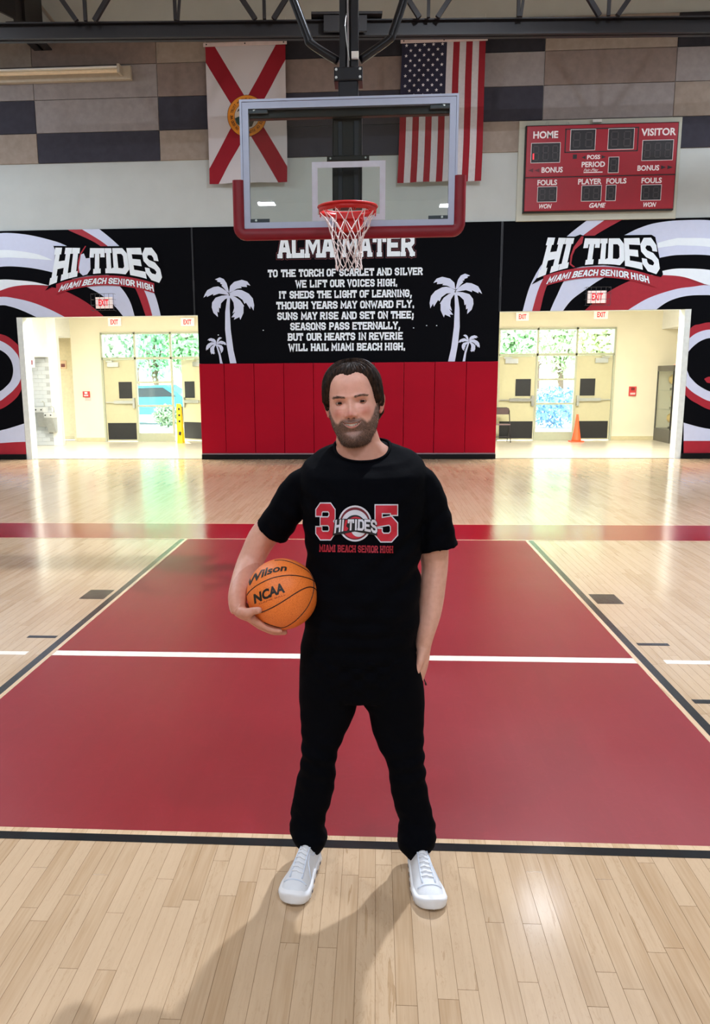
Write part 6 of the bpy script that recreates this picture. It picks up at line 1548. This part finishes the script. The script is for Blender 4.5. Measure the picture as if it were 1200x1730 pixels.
# --- shoes
M_SHOE = mat('shoe_white_knit', (232, 234, 238), .7, var=.03, scale=30, bump=.5, bscale=500); M_SOLE = mat('shoe_sole', (238, 238, 240), .5, var=.02)
M_SPK = mat('sole_recess', (86, 84, 100), .6); M_OVR = mat('shoe_overlay', (218, 226, 240), .45)
def shoe(hx, hy, ang, label=None, flip=1):
    ca, sa = math.cos(ang), math.sin(ang); fwd = np.array([sa, -ca, 0.]); rt = np.array([ca, sa, 0.])
    def Wd(u, v, z): return np.array([hx, hy, 0])+fwd*u+rt*v+np.array([0, 0, z])
    Lg = .298; sh = None
    def outl(u):
        s = u/Lg; w = np.interp(s, [0, .01, .04, .12, .3, .5, .7, .85, .92, .96, .985, 1], [.001, .014, .028, .036, .038, .043, .051, .050, .0425, .032, .019, .001]); c_ = flip*np.interp(s, [0, .5, .75, 1], [0, 0, .004, .010]); return w, c_
    n = 36; V_ = []; us = Lg*(1-np.cos(np.linspace(0, math.pi, 44)))/2
    for u in us:
        s = u/Lg; w, c_ = outl(u); h = np.interp(s, [0, .03, .1, .22, .34, .45, .6, .75, .88, .95, 1], [.055, .078, .098, .104, .104, .096, .078, .062, .050, .040, .022])
        for k in range(n):
            a = 2*math.pi*k/n; cs, sn = math.cos(a), math.sin(a)
            ws = w*(1-.42*max(0, sn)*np.interp(s, [0, .3, .6, 1], [.75, .9, .6, .3]))
            V_.append(Wd(u, c_+ws*math.copysign(abs(cs)**.8, cs), .018+(h-.018)*max(0, sn)**.85 if sn > 0 else .018+.008*sn))
    F_ = [(i*n+k, i*n+(k+1) % n, (i+1)*n+(k+1) % n, (i+1)*n+k) for i in range(43) for k in range(n)]+[tuple(range(n))[::-1], tuple(43*n+k for k in range(n))]
    up = mesh_obj('shoe', V_, F_, M_SHOE, person, True)
    if label: up['label'] = label
    # sole: layered outline
    m_ = 72; V_ = []; lv = [(0.0, .90), (.004, 1.0), (.016, 1.06), (.027, 1.07), (.034, 1.0), (.036, .8)]
    for z_, sc in lv:
        for k in range(m_):
            q = 2*math.pi*k/m_; u = Lg/2-Lg/2*math.cos(q)*(1+.02*sc); u_ = Lg/2-Lg/2*math.cos(q); w, c_ = outl(u_); side_ = 1 if math.sin(q) > 0 else -1
            tr_ = .012*max(0, (u/Lg-.8)/.2)**2
            V_.append(Wd(u, c_+side_*w*sc, z_+tr_))
    F_ = [(i*m_+k, i*m_+(k+1) % m_, (i+1)*m_+(k+1) % m_, (i+1)*m_+k) for i in range(len(lv)-1) for k in range(m_)]+[tuple(range(m_))[::-1], tuple((len(lv)-1)*m_+k for k in range(m_))]
    mesh_obj('sole', V_, F_, M_SOLE, up, True)
    for side_ in (-1, 1):
        for k in range(9):
            u = .03+k*.027; w, c_ = outl(u); b = MB()
            P_ = [Wd(u+.008*math.cos(a), c_+side_*(w*1.065+.0012), .016+.006*math.sin(a)) for a in np.linspace(0, 2*math.pi, 10, endpoint=False)]
            b.poly(P_); b.obj('sole_pod', M_SPK if k % 2 else M_SOLE, up)
    # overlays: toe cap ridge, eyestay bands, laces
    def top(u, v, off=.0015):
        s = u/Lg; w, c_ = outl(u); h = np.interp(s, [0, .03, .1, .22, .34, .45, .6, .75, .88, .95, 1], [.055, .078, .098, .104, .104, .096, .078, .062, .050, .040, .022])
        cs = max(-1, min(1, v)); th = math.acos(math.copysign(abs(cs)**1.25, cs)); sn = math.sin(th)
        ws = w*(1-.42*sn*np.interp(s, [0, .3, .6, 1], [.75, .9, .6, .3])); return Wd(u, c_+ws*v, .018+(h-.018)*sn**.85+off)
    for v in (-.62, .62): MB().tube([top(u, v*(.8+.9*(.235-u)*1.2 if u > .1 else .95)) for u in np.linspace(.075, .225, 12)], .0028, 6).obj('eyestay', M_OVR, up, True)
    for k in range(6):
        u = .118+k*.017; MB().tube([top(u+(.004 if v > 0 else -.0), v, .003) for v in np.linspace(-.5, .5, 9)], .0023, 6).obj('lace', M_SOLE, up, True)
    MB().tube([top(.235, v) for v in np.linspace(-.85, .85, 12)], .0022, 6).obj('toe_seam', M_OVR, up, True)
    MB().tube([top(u, .88*flip) for u in np.linspace(.03, .10, 6)]+[top(.12, .7*flip), top(.15, .75*flip), top(.19, .95*flip)], .0022, 6).obj('side_seam', M_OVR, up, True)
    for k in range(2):
        c_ = top(.055+.012*k, .9*flip, .002); MB().tube([c_, c_+np.array([.002*flip, -.001, .006])], .0018, 6).obj('logo_mark', M_SPK, up)
    # knitted ankle sock
    b = MB(); P_ = [Wd(.060, 0, .07), Wd(.060, 0, .10), Wd(.060, 0, .118)]; b.tube(P_, [.036, .033, .030], 24); b.obj('sock', mat('sock_white', (226, 226, 232), .8, bump=.4, bscale=300), person, True)
    return up
aL = at(526, 1438, -5.93); tL = gz(488, 1521, .02); 
d_ = np.array([tL[0]-aL[0], tL[1]+5.93]); d_ /= np.linalg.norm(d_); hL = np.array([tL[0], tL[1]])-d_*.292
shoe(hL[0], hL[1], math.atan2(d_[0], -d_[1]), None, 1)
aR = at(708, 1448, -5.94); tR = gz(728, 1531, .02); d_ = np.array([tR[0]-aR[0], tR[1]+5.94]); d_ /= np.linalg.norm(d_); hR = np.array([tR[0], tR[1]])-d_*.292
shoe(hR[0], hR[1], math.atan2(d_[0], -d_[1]), None, 1)
# ================================================================ basketball
tB = thing('basketball', BALL, 'orange basketball held against the hip by the bearded man', 'basketball')
M_BALL = bpy.data.materials.new('ball_leather'); M_BALL.use_nodes = True; T = M_BALL.node_tree; bs = T.nodes['Principled BSDF']; bs.inputs['Roughness'].default_value = .5
tcn = T.nodes.new('ShaderNodeTexCoord'); vo = T.nodes.new('ShaderNodeTexVoronoi'); vo.inputs['Scale'].default_value = 330; T.links.new(tcn.outputs['Object'], vo.inputs['Vector'])
rp = T.nodes.new('ShaderNodeValToRGB'); rp.color_ramp.elements[0].color = lin((255, 140, 58))+(1,); rp.color_ramp.elements[1].color = lin((226, 108, 36))+(1,); T.links.new(vo.outputs['Distance'], rp.inputs[0]); T.links.new(rp.outputs[0], bs.inputs['Base Color'])
bpn = T.nodes.new('ShaderNodeBump'); bpn.inputs['Strength'].default_value = .35; bpn.inputs['Distance'].default_value = .0008; bpn.invert = True; T.links.new(vo.outputs['Distance'], bpn.inputs['Height']); T.links.new(bpn.outputs[0], bs.inputs['Normal'])
# seams (unit vectors) traced where the photograph shows them
def sph(px, py):
    d = ray(px, py); d = d/np.linalg.norm(d); oc = CAM-BALL; bq = oc@d; cq = oc@oc-BR*BR; disc_ = bq*bq-cq
    if disc_ < 0: p = CAM-d*bq; v = p-BALL; return v/np.linalg.norm(v)
    return (CAM+d*(-bq-math.sqrt(disc_))-BALL)/BR
O_ = (380, 900); Z6 = 6.667
def sp6(x, y): return sph(O_[0]+x/Z6, O_[1]+y/Z6)
def greatc(a, b_, n=96):
    a = a/np.linalg.norm(a); c = np.cross(a, b_); c /= np.linalg.norm(c); b2 = np.cross(c, a)
    return [a*math.cos(q)+b2*math.sin(q) for q in np.linspace(0, 2*math.pi, n, endpoint=False)], c
seams = []
g1, n1_ = greatc(sp6(420, 890), sp6(820, 650))                 # long diagonal seam
seams.append(([sp6(*p) for p in [(345, 915), (420, 895), (560, 830), (700, 745), (800, 680), (880, 635), (950, 612), (1010, 625), (1050, 690)]], False))
seams.append(([sp6(*p) for p in [(250, 705), (300, 640), (400, 570), (520, 515), (650, 485), (780, 480), (880, 495), (960, 520), (1020, 555)]], False))
seams.append(([sp6(*p) for p in [(560, 312), (640, 308), (740, 330), (860, 385), (950, 445), (990, 510), (1005, 600), (985, 720), (930, 840), (850, 940), (760, 1020), (650, 1070), (560, 1055), (450, 1015), (345, 955)]], False))
# ball surface with the seams pressed in
n1q, n2q = 96, 144; BVv = []
SP = []
for P_, cl in seams:
    Q = crom(P_, 10); Q = [q/np.linalg.norm(q) for q in Q]; SP.append(Q)
back = []
for Q in (SP[0], SP[1]):            # the far half mirrors the near one
    back.append([-q for q in Q])
allp = np.array([q for Q in SP+back for q in Q])
Vb = []; Fb = []
for i in range(n1q+1):
    for k in range(n2q):
        p = math.pi*i/n1q; q = 2*math.pi*k/n2q; Vb.append((math.sin(p)*math.cos(q), math.sin(p)*math.sin(q), math.cos(p)))
Vb = np.array(Vb); dm = (Vb@allp.T).max(1); ang_ = np.arccos(np.clip(dm, -1, 1))*BR
rb_ = BR-.0012*np.exp(-(ang_/.0022)**2)
for i in range(n1q):
    for k in range(n2q): Fb.append((i*n2q+k, (i+1)*n2q+k, (i+1)*n2q+(k+1) % n2q, i*n2q+(k+1) % n2q))
ball = mesh_obj('ball_cover', BALL+Vb*rb_[:, None], Fb, M_BALL, tB, True)
M_SEAM = mat('ball_seam', (46, 16, 12), .6)
for Q in SP+back: MB().tube([BALL+q*(BR-.0006) for q in Q], .0017, 8).obj('seam', M_SEAM, tB, True)
M_INK = mat('ball_ink', (24, 18, 14), .5)
def ball_text(txt, P00, P10, P01, P11, bold, shear, bow=0., m=None, flat=True):
    """corners of the word in the traced crop: left foot, right foot, left top, right top"""
    V_, F_, w_ = sans(txt, bold, 1., shear); V_, F_ = refine(V_, F_, .12); b = MB(); out = []
    for v in V_:
        u, s = v[0]/w_, v[1]
        x = (P00[0]*(1-u)+P10[0]*u)*(1-s)+(P01[0]*(1-u)+P11[0]*u)*s; y = (P00[1]*(1-u)+P10[1]*u)*(1-s)+(P01[1]*(1-u)+P11[1]*u)*s-bow*4*u*(1-u)
        out.append(BALL+sp6(x, y)*(BR+.0006))
    b.add(out, F_); return b.obj('lettering', m or M_INK, tB)
ball_text('NCAA', (335, 805), (680, 672), (312, 700), (650, 560), .045, .12, 6)
ball_text('Wilson', (262, 612), (705, 432), (262, 520), (690, 360), .03, .25, 46)
ball_text('GAME BALL', (385, 812), (690, 705), (383, 795), (688, 690), .0, 0, 4, mat('ball_ink_faint', (150, 50, 24), .5))
